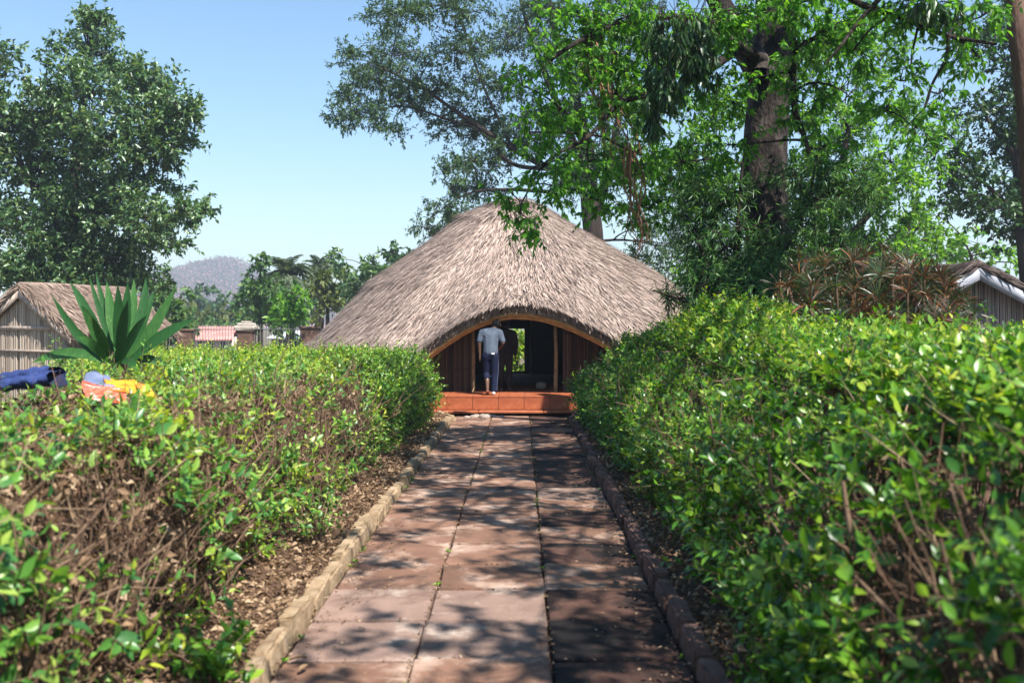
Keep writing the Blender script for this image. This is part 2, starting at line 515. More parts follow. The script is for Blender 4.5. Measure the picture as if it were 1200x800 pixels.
# ------------------------------------------------------------------ trees
def tree(name, label, lines, clusters, leaf, bark, mat, cat='tree', group=None, lai=2.3, L=.15, W=.07, tl=.5, per=9,
         droop=.35, rich=False, upb=.25, spiky=0, limb_r=.09, extra=None, sides=9, outb=.5):
    """lines: polylines of (x,y,z,r), the first is the trunk. clusters: (centre, radii, density factor)."""
    base = np.array(lines[0][0][:3], float)
    root = thing(name, label, cat, base, 0, group)
    tg, bg, cg = Geo(), Geo(), Geo()
    nodes = []
    for ln in lines:
        s = smooth_line(ln, 5)
        wob = np.stack([snoise(s[:, :3], .35, 3), snoise(s[:, :3], .35, 4), np.zeros(len(s))], 1) * (s[:, 3:4] * .35)
        s[:, :3] += wob
        s[0, :3] -= wob[0]
        tubes(tg, s[None, :, :3] - base, s[None, :, 3], sides)
        nodes.append(s)
    nodes = np.vstack(nodes)
    if spiky:
        more = []
        for c, rad, dens in clusters:
            rad = np.asarray(rad, float)
            for _ in range(spiky):
                d = unit(1)[0]
                more.append((np.asarray(c) + d * rad * (.95 + .4 * rng.random()), rad * (.22 + .16 * rng.random()), dens * 1.1))
        clusters = [(c, np.asarray(rad) * .86, dens) for c, rad, dens in clusters] + more
    for ci, (c, rad, dens) in enumerate(clusters):
        c = np.asarray(c, float)
        rad = np.asarray(rad, float)
        dv = c - nodes[:, :3]
        dist = np.linalg.norm(dv, axis=1) + np.maximum(0, -dv[:, 2]) * 1.2 + (nodes[:, 3] < .03) * 1.0
        j = int(np.argmin(dist))
        p, pr = nodes[j, :3], nodes[j, 3]
        d = np.linalg.norm(c - p)
        k = 7
        mid = (p + c) / 2
        ln = bez(p, p * .6 + mid * .4 + rng.normal(size=3) * d * .05 + np.array([0, 0, d * .05]), mid + rng.normal(size=3) * d * .1 + np.array([0, 0, d * .10]), c, k)
        r0 = min(pr * .65, limb_r, .018 + .018 * d)
        rr = np.linspace(r0, max(.012, r0 * .3), k)
        tubes(bg, ln[None] - base, rr[None], 6)
        nodes = np.vstack([nodes, np.hstack([ln[2:], rr[2:, None]])])
        # anchors
        area = math.pi * np.sort(rad)[-1] * np.sort(rad)[-2]
        nl = int(dens * lai * area / (L * W * .5))
        na = max(4, nl // (per * 3))
        A = c + unit(na) * (rng.random((na, 1)) ** (1 / 2.6)) * rad
        near = ln[3:][np.argmin(np.linalg.norm(A[:, None] - ln[None, 3:], axis=2), axis=1)]
        mids = (near + A) / 2 + rng.normal(size=A.shape) * .08 * np.linalg.norm(A - near, axis=1, keepdims=True) + np.array([0, 0, .06])
        br = .006 + .010 * np.linalg.norm(A - near, axis=1)
        tubes(bg, np.stack([near, mids, A], 1) - base, np.stack([br, br * .7, br * .3], 1), 4)
        # twigs with leaves
        T = np.repeat(A, 3, 0)
        out = nrm((T - c) / rad)
        D = nrm(unit(len(T)) + out * outb + np.array([0, 0, upb]))
        tlen = tl * (0.5 + rng.random((len(T), 1)))
        tubes(bg, np.stack([T, T + D * tlen], 1) - base, np.array([[.006, .003]]), 3)
        ts = np.repeat(T, per, 0)
        ds = np.repeat(D, per, 0)
        ls = np.repeat(tlen, per, 0)
        f = rng.random((len(ts), 1)) * .9 + .1
        side = unit(len(ts))
        ax = nrm(ds * .55 + side * .9 + np.array([0, 0, -droop]))
        up = nrm(np.array([[0, 0, 1.]]) + rng.normal(size=(len(ts), 3)) * .55)
        sz = .7 + .6 * rng.random(len(ts))
        leaves(cg, ts + ds * ls * f - base, ax, up, L * sz, W * sz, rich)
    tg.build('trunk', bark, root, True)
    bg.build('branch', bark, root, True, 'stuff')
    cg.build('crown', mat, root, False, 'stuff')
    if extra:
        extra(root, base)
    return root


def cl(px, py, rx, ry, Y, dens=1.0, dz=1.0):
    s = Y / F
    return (at(px, py, Y), (rx * s, max(rx, ry) * s * .9 * dz, ry * s), dens)


def ln(pts, Y):
    """trunk polyline from (px, py, radius_m[, Y])"""
    o = []
    for q in pts:
        y = q[3] if len(q) > 3 else Y
        o.append((*at(q[0], q[1], y), q[2]))
    return o


def to_ground(line, dx=0.0, grow=1.15):
    p = line[0]
    return [(p[0] + dx, p[1], 0.0, p[3] * grow)] + line


# ------------------------------------------------------------------ ground
def ground():
    g = Geo()
    xs = np.concatenate([np.linspace(-1700, -60, 10), np.linspace(-50, 50, 41), np.linspace(60, 1700, 10)])
    ys = np.concatenate([np.linspace(-120, -8, 6), np.linspace(-5, 60, 40), np.linspace(80, 1400, 16)])
    X, Yv = np.meshgrid(xs, ys)
    P = np.stack([X, Yv, np.zeros_like(X)], -1)
    nearm = (np.abs(X) > 2.4) & (np.abs(X) < 100) & (Yv < 70)
    P[..., 2] = np.where(nearm, snoise(P, .05, 5) * .03, 0) - .03
    nx, ny = len(xs), len(ys)
    i = np.arange(nx * ny).reshape(ny, nx)
    q = np.stack([i[:-1, :-1], i[:-1, 1:], i[1:, 1:], i[1:, :-1]], -1).reshape(-1, 4)
    g.add(P, q)
    m, n, l, b = new_mat('ground')
    tc = n.new('ShaderNodeTexCoord')
    t = n.new('ShaderNodeTexNoise')
    t.inputs['Scale'].default_value = .35
    t.inputs['Detail'].default_value = 12
    l.new(tc.outputs['Object'], t.inputs['Vector'])
    r = ramp(n, [(.35, (.07, .045, .03)), (.5, (.13, .09, .055)), (.6, (.085, .10, .035)), (.75, (.05, .08, .025))])
    l.new(t.outputs[0], r.inputs[0])
    l.new(r.outputs[0], b.inputs['Base Color'])
    b.inputs['Roughness'].default_value = .95
    o = g.build('ground', m)
    o['kind'] = 'structure'


ground()
JX = (-1.41, -.635, .176, .97)


def path():
    root = struct('path')
    g = Geo()
    box(g, ((JX[0] + JX[3]) / 2, 10.9, -.045), (JX[3] - JX[0] + .1, 21.8, .06))
    g.build('path_bed', M['path_bed'], root)
    pitch = .775
    variants = {}
    for c in range(3):
        w = JX[c + 1] - JX[c] - .016
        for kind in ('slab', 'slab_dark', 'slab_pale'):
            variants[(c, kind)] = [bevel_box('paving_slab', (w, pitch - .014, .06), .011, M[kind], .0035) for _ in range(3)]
    pale = {(0, 7), (1, 7), (0, 8), (1, 8), (2, 14), (1, 3)}
    r = np.random.default_rng(4)
    for k in range(28):
        yc = 1.55 + .39 + (k - 1) * pitch - .32
        if yc > 21.3:
            break
        for c in range(3):
            kind = 'slab'
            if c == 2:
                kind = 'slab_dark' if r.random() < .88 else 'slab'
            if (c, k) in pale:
                kind = 'slab_pale'
            o = mesh_obj('paving_slab', variants[(c, kind)][k % 3], root)
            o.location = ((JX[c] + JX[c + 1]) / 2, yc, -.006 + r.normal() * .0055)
            o.rotation_euler = (r.normal() * .009, r.normal() * .009, r.normal() * .009)


def kerbs():
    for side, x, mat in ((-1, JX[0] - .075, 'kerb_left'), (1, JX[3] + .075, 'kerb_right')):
        root = struct('kerb')
        r = np.random.default_rng(20 + side)
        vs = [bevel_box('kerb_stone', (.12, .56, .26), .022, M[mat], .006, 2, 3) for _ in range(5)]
        y = 1.6
        k = 0
        while y < 21.2:
            o = mesh_obj('kerb_stone', vs[k % 5], root)
            yy = y + .285
            dx = side * max(0, yy - 20.6) * .35
            o.location = (x + dx + r.normal() * .012, yy, .0 + r.normal() * .014)
            o.rotation_euler = (r.normal() * .025, r.normal() * .05 + side * .08, r.normal() * .03 - side * (.3 if yy > 20.6 else 0))
            y += .585
            k += 1


path()
kerbs()


def soil_strips():
    for x0, x1 in ((-8.0, JX[0] - .13), (JX[3] + .13, 8.0)):
        g = Geo()
        xs = np.linspace(x0, x1, 40)
        ys = np.linspace(.5, 21.6, 130)
        X, Yv = np.meshgrid(xs, ys)
        P = np.stack([X, Yv, np.zeros_like(X)], -1)
        edge = np.minimum(np.abs(X - (JX[0] - .13)), np.abs(X - (JX[3] + .13)))
        P[..., 2] = .045 + .05 * np.minimum(1, edge / .5) + .018 * snoise(P, 1.6, 8) + rng.normal(size=X.shape) * .007
        i = np.arange(X.size).reshape(X.shape)
        q = np.stack([i[:-1, :-1], i[:-1, 1:], i[1:, 1:], i[1:, :-1]], -1).reshape(-1, 4)
        g.add(P, q)
        o = g.build('soil', M['soil'], None, True)
        o['kind'] = 'structure'
    # litter of dead leaves and broken bits on the soil beside the path
    g = Geo()
    for x0, x1, n in ((-2.5, JX[0] - .13, 15000), (JX[3] + .13, 1.9, 9000)):
        y = 2 + 19.5 * rng.random(n) ** 1.5
        x = x0 + (x1 - x0) * rng.random(n)
        P = np.stack([x, y, .085 + .05 * rng.random(n)], 1)
        D = unit(n) * np.array([1, 1, .35])
        U = nrm(np.array([[0, 0, 1.]]) + rng.normal(size=(n, 3)) * .6)
        s = .03 + .045 * rng.random(n)
        leaves(g, P, D, U, s, s * .45, True, .3, .3)
    # stray crumbs lying on the slabs
    n = 1700
    x = np.where(rng.random(n) < .5, JX[3] - .5 * rng.random(n) ** 2, JX[0] + .45 * rng.random(n) ** 2)
    P = np.stack([x, 3 + 18 * rng.random(n), np.full(n, .036)], 1)
    s = .015 + .025 * rng.random(n)
    leaves(g, P, unit(n) * np.array([1, 1, .1]), nrm(np.array([[0, 0, 1.]]) + rng.normal(size=(n, 3)) * .3), s, s * .5, False)
    # crumbs and soil caught in the joints between the slabs
    n = 2600
    yj = 1.55 + .39 - .32 + .775 * (rng.integers(0, 26, n) - .5)
    along = rng.random(n) < .6
    xj = np.where(along, np.array(JX)[rng.integers(1, 3, n)] + rng.normal(size=n) * .012, JX[0] + (JX[3] - JX[0]) * rng.random(n))
    yy = np.where(along, 2 + 19 * rng.random(n), yj + rng.normal(size=n) * .010)
    P = np.stack([xj, yy, np.full(n, .028)], 1)
    s = .012 + .02 * rng.random(n)
    leaves(g, P, unit(n) * np.array([1, 1, .3]), nrm(np.array([[0, 0, 1.]]) + rng.normal(size=(n, 3)) * .5), s, s * .5, False)
    g.build('leaf_litter', M['dry'], kind='stuff')
    # small weeds rooted in the joints and along the kerbs
    g = Geo()
    n = 50
    wx = np.where(rng.random(n) < .5, np.array(JX)[rng.integers(0, 4, n)], JX[0] + (JX[3] - JX[0]) * rng.random(n))
    wx = np.where(rng.random(n) < .5, np.where(rng.random(n) < .5, JX[0] + .02, JX[3] - .02), np.array(JX)[rng.integers(1, 3, n)])
    wy = 3.2 + 18 * rng.random(n)
    P = np.repeat(np.stack([wx, wy, np.full(n, .022)], 1), 9, 0)
    D = nrm(unit(len(P)) * np.array([1, 1, .3]) + np.array([0, 0, .45]))
    s = .022 + .03 * rng.random(len(P))
    leaves(g, P, D, nrm(np.array([[0, 0, 1.]]) + rng.normal(size=P.shape) * .4), s, s * .4, True)
    g.build('joint_weeds', M['hedge'], kind='stuff')
    for k, (px, py, a, lab) in enumerate(((349, 772, .4, 'curled brown bark flake lying beside the left kerb'), (356, 783, 1.3, 'small pale dead leaf lying on the slab by the left kerb'))):
        Y = 1.965 * F / (py - 380)
        c = at(px, py, Y)
        g = Geo()
        u = np.linspace(-1, 1, 9)
        v = np.linspace(-1, 1, 5)
        Uu, Vv = np.meshgrid(u, v)
        w = (1 - np.abs(Uu) ** 2.2) * .016 + .003
        P = np.stack([Uu * .05, Vv * w, .012 * (1 - Uu ** 2) * (1 - k * .4) + .012 * Vv ** 2], -1)
        P2 = P - np.array([0, 0, .003])
        i = np.arange(45).reshape(5, 9)
        q = np.stack([i[:-1, :-1], i[:-1, 1:], i[1:, 1:], i[1:, :-1]], -1).reshape(-1, 4)
        g.add(P, q)
        g.add(P2, q[:, ::-1])
        o = g.build('fallen_leaf', M['dry'], None, True)
        o.location = (c[0], Y, .034)
        o.rotation_euler = (0, 0, a)
        tag(o, lab, 'fallen leaf')


soil_strips()


# ------------------------------------------------------------------ thatched round hut
HC = np.array([-.19, 27.5])
ZAP = 5.5


def hut_R(th):
    s = np.sin(th)
    return 5.8 + np.where(s < 0, .1 * -s, .5 * s) - .72 * np.exp(-(s / .40) ** 4)


def eave_base(th):
    s = np.sin(th)
    return np.where(s < 0, 1.5 + .3 * s, 1.5 + .25 * s)


def hut_eave(th):
    s, c = np.sin(th), np.cos(th)
    base = eave_base(th)
    x = HC[0] + hut_R(th) * s
    arch = 2.50 - np.where(x < -.05, 1.0, .80) * (np.abs(x + .05) / 2.15) ** 1.8
    arch = np.where(np.abs(c) > .3, arch, -9)
    d = arch - base
    return base + np.log1p(np.exp(np.clip(d * 9, -40, 40))) / 9


def hut_frac(th, t):
    s = np.sin(th)
    fl = np.interp(t, [0, .1, .22, .403, .639, .89, 1], [0, .045, .112, .304, .530, .890, 1])
    fr = np.interp(t, [0, .05, .11, .33, .556, .738, 1], [0, .02, .067, .299, .517, .72, 1])
    ff = np.interp(t, [0, .1, .22, 1], [0, .05, .165, 1])
    w = np.abs(s)
    return np.where(s < 0, fl, fr) * w + ff * (1 - w)


def hut_roof(th, t):
    r = t * hut_R(th)
    eb = eave_base(th)
    z = ZAP - hut_frac(th, t) * (ZAP - eb) + (hut_eave(th) - eb) * (.15 * t + .85 * t ** 3)
    return np.stack([HC[0] + r * np.sin(th), HC[1] - r * np.cos(th), z], -1)


def straw_field(g, P, Dn, N, L, W, lift):
    n = len(P)
    S = nrm(np.cross(Dn, N))
    L = L.reshape(n, 1)
    W = W.reshape(n, 1)
    a = P + N * .01
    tip = P + Dn * L + N * lift.reshape(n, 1)
    mid = (a + tip) / 2 + N * .012
    V = np.stack([a - S * W * .5, a + S * W * .5, mid + S * W * .5, mid - S * W * .5, tip], 1)
    i = np.arange(n)[:, None] * 5
    g.add(V, [i + np.array([[0, 1, 2, 3]]), i + np.array([[3, 2, 4]])])


def big_hut():
    root = thing('round_hut', 'large round hut with tall grey straw thatch and arched entrance', 'hut', (HC[0], HC[1], 0))
    o3 = np.array([HC[0], HC[1], 0])
    nt, nr = 160, 18
    th = np.linspace(0, 2 * np.pi, nt, endpoint=False) - np.pi
    tt = np.linspace(0.02, 1, nr)
    TH, TT = np.meshgrid(th, tt)
    up = hut_roof(TH, TT)
    lo = up - np.stack([np.sin(TH) * .05 * TT, -np.cos(TH) * .05 * TT, np.full_like(TT, .26)], -1)
    g = Geo()
    i = np.arange(nt * nr).reshape(nr, nt)

    def grid(a, flip):
        q = np.stack([a[:-1], np.roll(a[:-1], -1, 1), np.roll(a[1:], -1, 1), a[1:]], -1).reshape(-1, 4)
        return q[:, ::-1] if flip else q
    j = i + nt * nr
    rim = np.stack([i[-1], np.roll(i[-1], -1), np.roll(j[-1], -1), j[-1]], -1)
    g.add(np.concatenate([up.reshape(-1, 3), lo.reshape(-1, 3)]) - o3, np.concatenate([grid(i, True), grid(j, False), rim]))
    roof = g.build('roof', M['thatch'], root, True)
    # straw on the roof: denser to the front
    g = Geo()
    n = 105000
    th = np.where(rng.random(n) < .82, (rng.random(n) - .5) * np.pi * 1.25, (rng.random(n) - .5) * 2 * np.pi)
    t = np.sqrt(rng.random(n)) * .985 + .01
    e = .01
    P = hut_roof(th, t)
    Dn = nrm(hut_roof(th, np.minimum(t + e, 1.0)) - hut_roof(th, np.minimum(t + e, 1.0) - 2 * e))
    Tg = nrm(hut_roof(th + e, t) - hut_roof(th - e, t))
    N = nrm(np.cross(Tg, Dn))
    N = np.where(N[:, 2:3] < 0, -N, N)
    clump = snoise(P, 1.1, 21)
    clump2 = snoise(P, 3.0, 22)
    Dj = nrm(Dn + Tg * (clump * .15 + clump2 * .13 + rng.normal(size=n) * .11)[:, None] + N * (.02 + .05 * rng.random(n))[:, None])
    L = .30 + .45 * rng.random(n)
    lift = .015 + .05 * rng.random(n) + .03 * np.maximum(0, clump2) + (rng.random(n) < .06) * .07
    straw_field(g, P - o3 + N * .012, Dj, N, L, .008 + .014 * rng.random(n), lift)
    # eave fringe
    n = 20000
    th = (rng.random(n) - .5) * np.pi * 1.5
    dt = rng.random(n)
    P = hut_roof(th, 1 - .035 * dt) - np.stack([np.zeros(n), np.zeros(n), (1 - dt) * .0 + rng.random(n) * (.2 - .11 * np.exp(-(np.sin(th) / .42) ** 4))], -1)
    out = np.stack([np.sin(th), -np.cos(th), np.zeros(n)], -1)
    Dn = nrm(hut_roof(th, np.ones(n)) - hut_roof(th, np.full(n, .98)))
    Dj = nrm(Dn + np.array([0, 0, -.35]) - np.array([[0, 0, .9]]) * np.exp(-(np.sin(th) / .42) ** 4)[:, None] + rng.normal(size=(n, 3)) * .16)
    N = nrm(out + np.array([0, 0, .5]))
    straw_field(g, P - o3, Dj, N, (.14 + .22 * rng.random(n)) * (1 - .15 * np.exp(-(np.sin(th) / .42) ** 4)), .010 + .014 * rng.random(n), .01 + .04 * rng.random(n))
    # apex tuft
    n = 1500
    a = rng.random(n) * 6.28
    P = np.stack([HC[0] + np.sin(a) * .10, HC[1] - np.cos(a) * .10, ZAP - .09 + .05 * rng.random(n)], -1)
    Dn = nrm(np.stack([np.sin(a), -np.cos(a), -.75 + rng.normal(size=n) * .2], -1))
    N = nrm(np.stack([np.sin(a) * .7, -np.cos(a) * .7, np.ones(n)], -1))
    straw_field(g, P - o3, Dn, N, .5 + .5 * rng.random(n), .012 + .014 * rng.random(n), .03 + .05 * rng.random(n))
    g.build('straw', M['straw'], roof, False, 'stuff')
    # bamboo poles bent along the arch of the eave
    x = np.linspace(-2.5, 2.3, 26)
    zz = 2.68 - np.where(x < -.05, 1.0, .80) * (np.abs(x + .05) / 2.15) ** 1.8
    for k, (dy, dz) in enumerate(((-.08, -.33), (-.03, -.40), (-.10, -.46), (-.02, -.52))):
        g = Geo()
        tb = np.arcsin((x - HC[0]) / 5.45)
        tb = np.arcsin((x - HC[0]) / hut_R(tb))
        yc = HC[1] - hut_R(tb) * np.cos(tb) + .12 + dy
        p = np.stack([x, yc, zz + dz + rng.normal(size=26) * .006 + .012 * np.sin(x * 2 + k)], -1) - o3
        rr = np.full(26, .044)
        rr[k % 3 + 1::4] = .050
        tubes(g, p[None], rr[None], 8, True)
        g.build('bamboo_pole', M['bamboo'], root, True)
    # reed wall ring with a front doorway and a back opening
    RW = 4.42
    FL = .43

    def ring_reeds(a0, a1, z0f, z1f, mat, name, step=.0075):
        g = Geo()
        a = np.arange(a0, a1, step)
        a = a + rng.normal(size=len(a)) * .001
        rr = RW + rng.normal(size=len(a)) * .008
        zt = z1f(a) + rng.normal(size=len(a)) * .02
        zb = z0f(a)
        b0 = np.stack([HC[0] + rr * np.sin(a), HC[1] - rr * np.cos(a), zb], -1)
        b1 = np.stack([HC[0] + rr * np.sin(a), HC[1] - rr * np.cos(a), zt], -1)
        tubes(g, np.stack([b0, (b0 + b1) / 2 + rng.normal(size=b0.shape) * .004, b1], 1) - o3, (.011 + .006 * rng.random((len(a), 1))), 5)
        aa = np.linspace(a0, a1, max(6, int((a1 - a0) * 30)))
        for fz in (.25, .62):
            for rr_ in (RW - .03, RW + .03):
                p = np.stack([HC[0] + rr_ * np.sin(aa), HC[1] - rr_ * np.cos(aa), z0f(aa) + fz * (z1f(aa) - z0f(aa))], -1)
                tubes(g, p[None] - o3, .014, 5)
        w = g.build(name, mat, root, True, 'stuff')
        # woven mat behind the reeds
        g = Geo()
        pts = []
        for rad in (RW - .025, RW - .06):
            for zf in (z0f, z1f):
                pts.append(np.stack([HC[0] + rad * np.sin(aa), HC[1] - rad * np.cos(aa), zf(aa)], -1) - o3)
        k = len(aa)
        V = np.concatenate(pts)
        idx = np.arange(4 * k).reshape(4, k)
        qs = []
        for u, v in ((0, 1), (3, 2), (1, 3), (2, 0)):
            qs.append(np.stack([idx[u, :-1], idx[u, 1:], idx[v, 1:], idx[v, :-1]], -1))
        g.add(V, np.concatenate(qs))
        g.build('reed_mat', M['reed'], root)
        return w

    def top(a):
        return hut_roof(a, np.full_like(a, RW / 5.95))[..., 2] - .3

    def flr(a):
        return np.full_like(a, FL)

    def ang(xx):
        return math.asin((xx - HC[0]) / RW)
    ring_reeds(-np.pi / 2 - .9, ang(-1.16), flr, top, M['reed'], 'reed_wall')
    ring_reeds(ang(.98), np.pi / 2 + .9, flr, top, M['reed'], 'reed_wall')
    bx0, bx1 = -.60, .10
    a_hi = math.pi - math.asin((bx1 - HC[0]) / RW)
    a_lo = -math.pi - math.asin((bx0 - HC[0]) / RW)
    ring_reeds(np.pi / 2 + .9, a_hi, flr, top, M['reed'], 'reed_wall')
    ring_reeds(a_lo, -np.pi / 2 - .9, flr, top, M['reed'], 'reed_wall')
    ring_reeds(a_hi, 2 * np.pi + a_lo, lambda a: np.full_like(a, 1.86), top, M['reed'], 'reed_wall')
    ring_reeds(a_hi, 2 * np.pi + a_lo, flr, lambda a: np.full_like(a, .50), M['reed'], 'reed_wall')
    # posts
    for px, Y, r_ in ((651, 23.1, .045), (554, 23.25, .05), (622, 31.6, .04)):
        g = Geo()
        c = at(px, 400, Y)
        zt = float(top(np.array([0.0]))[0])
        p = np.array([[c[0], Y, FL], [c[0] + .012, Y, FL + .8], [c[0] - .006, Y, min(zt, 2.2)]]) - o3
        tubes(g, p[None], np.array([[r_ * 1.05, r_, r_ * .95]]), 10, True)
        g.build('post', M['pole'], root, True)
    # floor disc
    g = Geo()
    a = np.linspace(0, 2 * np.pi, 64, endpoint=False)
    V = np.concatenate([np.stack([4.95 * np.sin(a), -4.95 * np.cos(a), np.full(64, z)], -1) for z in (.0, FL)] + [np.array([[0, 0, FL]])])
    k = np.arange(64)
    g.add(V, [np.stack([k, (k + 1) % 64, (k + 1) % 64 + 64, k + 64], -1), np.stack([k + 64, (k + 1) % 64 + 64, np.full(64, 128)], -1)])
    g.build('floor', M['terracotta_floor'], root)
    # terracotta step in front of the entrance
    x0, x1, y0, y1 = -2.2, 1.75, 21.82, 23.0
    g = Geo()
    box(g, ((x0 + x1) / 2, (y0 + y1) / 2 + .02, .20), (x1 - x0, y1 - y0 - .04, .40))
    g.v[-1] -= o3.astype(np.float32)
    step = g.build('entrance_step', M['cement'], root)
    nt = 7
    w = (x1 - x0) / nt
    rt = bevel_box('riser_tile', (w - .008, .03, .275), .004, M['terracotta'])
    for k in range(nt):
        t_ = mesh_obj('riser_tile', rt, step)
        t_.location = Vector((x0 + w * (k + .5), y0, .275)) - Vector(o3)
    ft = bevel_box('floor_tile', (w - .008, .385, .03), .004, M['terracotta'])
    for k in range(nt):
        for jx in range(3):
            t_ = mesh_obj('floor_tile', ft, step)
            t_.location = Vector((x0 + w * (k + .5), y0 + .19 + jx * .393 - .02, FL - .012 + .002 * ((k + jx) % 2))) - Vector(o3)
    lp = bevel_box('ledge_slab', ((x1 - x0) / 3 - .01 + .1, .34, .055), .012, M['terracotta'], .002)
    for k in range(3):
        t_ = mesh_obj('ledge_slab', lp, step)
        t_.location = Vector((x0 + (x1 - x0) / 3 * (k + .5) + (k - 1) * .1, y0 - .13, .10)) - Vector(o3)
    g = Geo()
    box(g, np.array([(x0 + x1) / 2, y0 - .05, .02]) - o3, (x1 - x0, .2, .10))
    g.build('footing', M['path_bed'], step)
    return root


big_hut()


def apron():
    """bare earth and a few stones between kerb ends and the step"""
    r = np.random.default_rng(3)
    for k, (px, py, s) in enumerate(((557, 488.5, .09), (569, 489, .11), (577, 488.5, .07), (548, 489.5, .06), (588, 489, .05))):
        Y = 1.97 * F / (py - 380)
        c = at(px, py, Y)
        bm = bmesh.new()
        bmesh.ops.create_icosphere(bm, subdivisions=2, radius=s)
        for v in bm.verts:
            d = 1 + .25 * math.sin(v.co.x * 40 + k) * math.cos(v.co.y * 33 + 2 * k) + r.normal() * .06
            v.co = Vector((v.co.x * d * 1.3, v.co.y * d, v.co.z * d * .62))
        me = bpy.data.meshes.new('stone')
        bm.to_mesh(me)
        bm.free()
        me.materials.append(M['cement'])
        o = mesh_obj('stone', me)
        o.location = (c[0], Y, .04)
        tag(o, ['grey stone at the left foot of the orange entrance step', 'largest grey stone below the orange entrance step', 'low grey stone right of the largest one below the step', 'leftmost small stone near the left kerb end', 'smallest stone, rightmost of the row below the step'][k], 'stone', 'stones at the foot of the step')


apron()


# ------------------------------------------------------------------ small gabled huts
def gable_hut(name, label, corner_loc, rz, w, l, eave, rise, reed, straw, thatch, board_mat, board_w, thick=.16, oy=.28, front_only=True, seed=1, tie=True, hole=False):
    """local frame: gable in the plane y = 0 facing -y, ridge along +y, origin under the gable's middle"""
    root = thing(name, label, 'hut', corner_loc, rz)
    ap = eave + rise
    tan = rise / (w / 2)

    def zt(x):
        return ap - np.abs(x) * tan
    # reeds
    g = Geo()
    sp = .032
    xs = np.arange(-w / 2, w / 2, sp)
    for y in (0.0, l):
        n = len(xs)
        xx = xs + rng.normal(size=n) * .004
        yy = y + rng.normal(size=n) * .006
        b = np.stack([xx, yy, np.full(n, .05)], -1)
        t = np.stack([xx, yy, zt(xx) - .05], -1)
        tubes(g, np.stack([b, (b + t) / 2 + rng.normal(size=b.shape) * .006, t], 1), .012 + .005 * rng.random((n, 1)), 5)
    ys = np.arange(.03, l, sp)
    for x in (-w / 2, w / 2):
        n = len(ys)
        b = np.stack([x + rng.normal(size=n) * .006, ys, np.full(n, .05)], -1)
        t = b + np.array([0, 0, eave - .1])
        tubes(g, np.stack([b, (b + t) / 2 + rng.normal(size=b.shape) * .006, t], 1), .012 + .005 * rng.random((n, 1)), 5)
    g.build('reed_wall', reed, root, True, 'stuff')
    g = Geo()
    box(g, (0, l / 2, eave / 2), (w - .05, l - .05, eave - .04))
    V = np.array([[-w / 2 + .03, .03, eave - .02], [w / 2 - .03, .03, eave - .02], [0, .03, ap - .06], [-w / 2 + .03, l - .03, eave - .02], [w / 2 - .03, l - .03, eave - .02], [0, l - .03, ap - .06]])
    g.add(V, [np.array([[0, 1, 2], [3, 5, 4]]), np.array([[0, 2, 5, 3], [1, 4, 5, 2]])])
    g.build('inner_wall', thatch, root)
    # battens across the gable and side walls
    rails = [(eave * .42, w), (eave * .78, w)]
    if tie:
        rails.append((eave + .06, w * .94))
    for z, ww in rails:
        g = Geo()
        box(g, (0, -.03, z), (ww, .035, .05 if z < eave else .09))
        g.build('batten', M['wood_grey'], root)
    for z in (eave * .42, eave * .78):
        for sx in (-1, 1):
            g = Geo()
            box(g, (sx * (w / 2 + .025), l / 2, z), (.03, l, .045))
            g.build('batten', M['wood_grey'], root)
    for sx, yy in ((-1, -.005), (1, -.005), (-1, l), (1, l)):
        g = Geo()
        box(g, (sx * w / 2, yy, eave / 2), (.085, .085, eave))
        g.build('corner_post', M['wood_grey'], root)
    if hole:
        g = Geo()
        box(g, (-w * .30, -.04, .78), (.5, .05, .62))
        g.build('doorway', M['pane'], root)
    # roof slabs
    ov = .32
    g = Geo()
    ny, nx = 12, 8
    for sx in (-1, 1):
        u = np.linspace(0, 1, nx)
        v = np.linspace(-oy, l + oy, ny)
        Uu, Vv = np.meshgrid(u, v)
        X = sx * Uu * (w / 2 + ov)
        Z = ap + .05 - np.abs(X) * tan + snoise(np.stack([X, Vv, X * 0], -1), .5, seed) * .02
        top = np.stack([X, Vv, Z + thick], -1).reshape(-1, 3)
        bot = np.stack([X, Vv, Z], -1).reshape(-1, 3)
        i = np.arange(nx * ny).reshape(ny, nx)
        j = i + nx * ny
        q = [np.stack([i[:-1, :-1], i[:-1, 1:], i[1:, 1:], i[1:, :-1]], -1).reshape(-1, 4), np.stack([j[:-1, :-1], j[1:, :-1], j[1:, 1:], j[:-1, 1:]], -1).reshape(-1, 4),
             np.stack([i[0, :-1], j[0, :-1], j[0, 1:], i[0, 1:]], -1), np.stack([i[-1, :-1], i[-1, 1:], j[-1, 1:], j[-1, :-1]], -1),
             np.stack([i[:-1, -1], j[:-1, -1], j[1:, -1], i[1:, -1]], -1)]
        g.add(np.concatenate([top, bot]), np.concatenate(q))
    roof = g.build('roof', thatch, root)
    g = Geo()
    n = int(5200 * l * (w + 2 * ov) / 9)
    sx = np.where(rng.random(n) < .5, -1, 1)
    u = rng.random(n)
    y = -oy + (l + 2 * oy) * rng.random(n)
    X = sx * u * (w / 2 + ov)
    P = np.stack([X, y, ap + .05 + thick - np.abs(X) * tan], -1)
    Dn = nrm(np.stack([sx * np.ones(n), rng.normal(size=n) * .16, -tan * np.ones(n) + rng.normal(size=n) * .05], -1))
    N = nrm(np.stack([sx * tan, np.zeros(n), np.ones(n)], -1))
    straw_field(g, P, Dn, N, .22 + .28 * rng.random(n), .012 + .014 * rng.random(n), .01 + .05 * rng.random(n))
    n = 1400     # ends and eave fringe
    sx = np.where(rng.random(n) < .5, -1, 1)
    u = rng.random(n)
    X = sx * u * (w / 2 + ov)
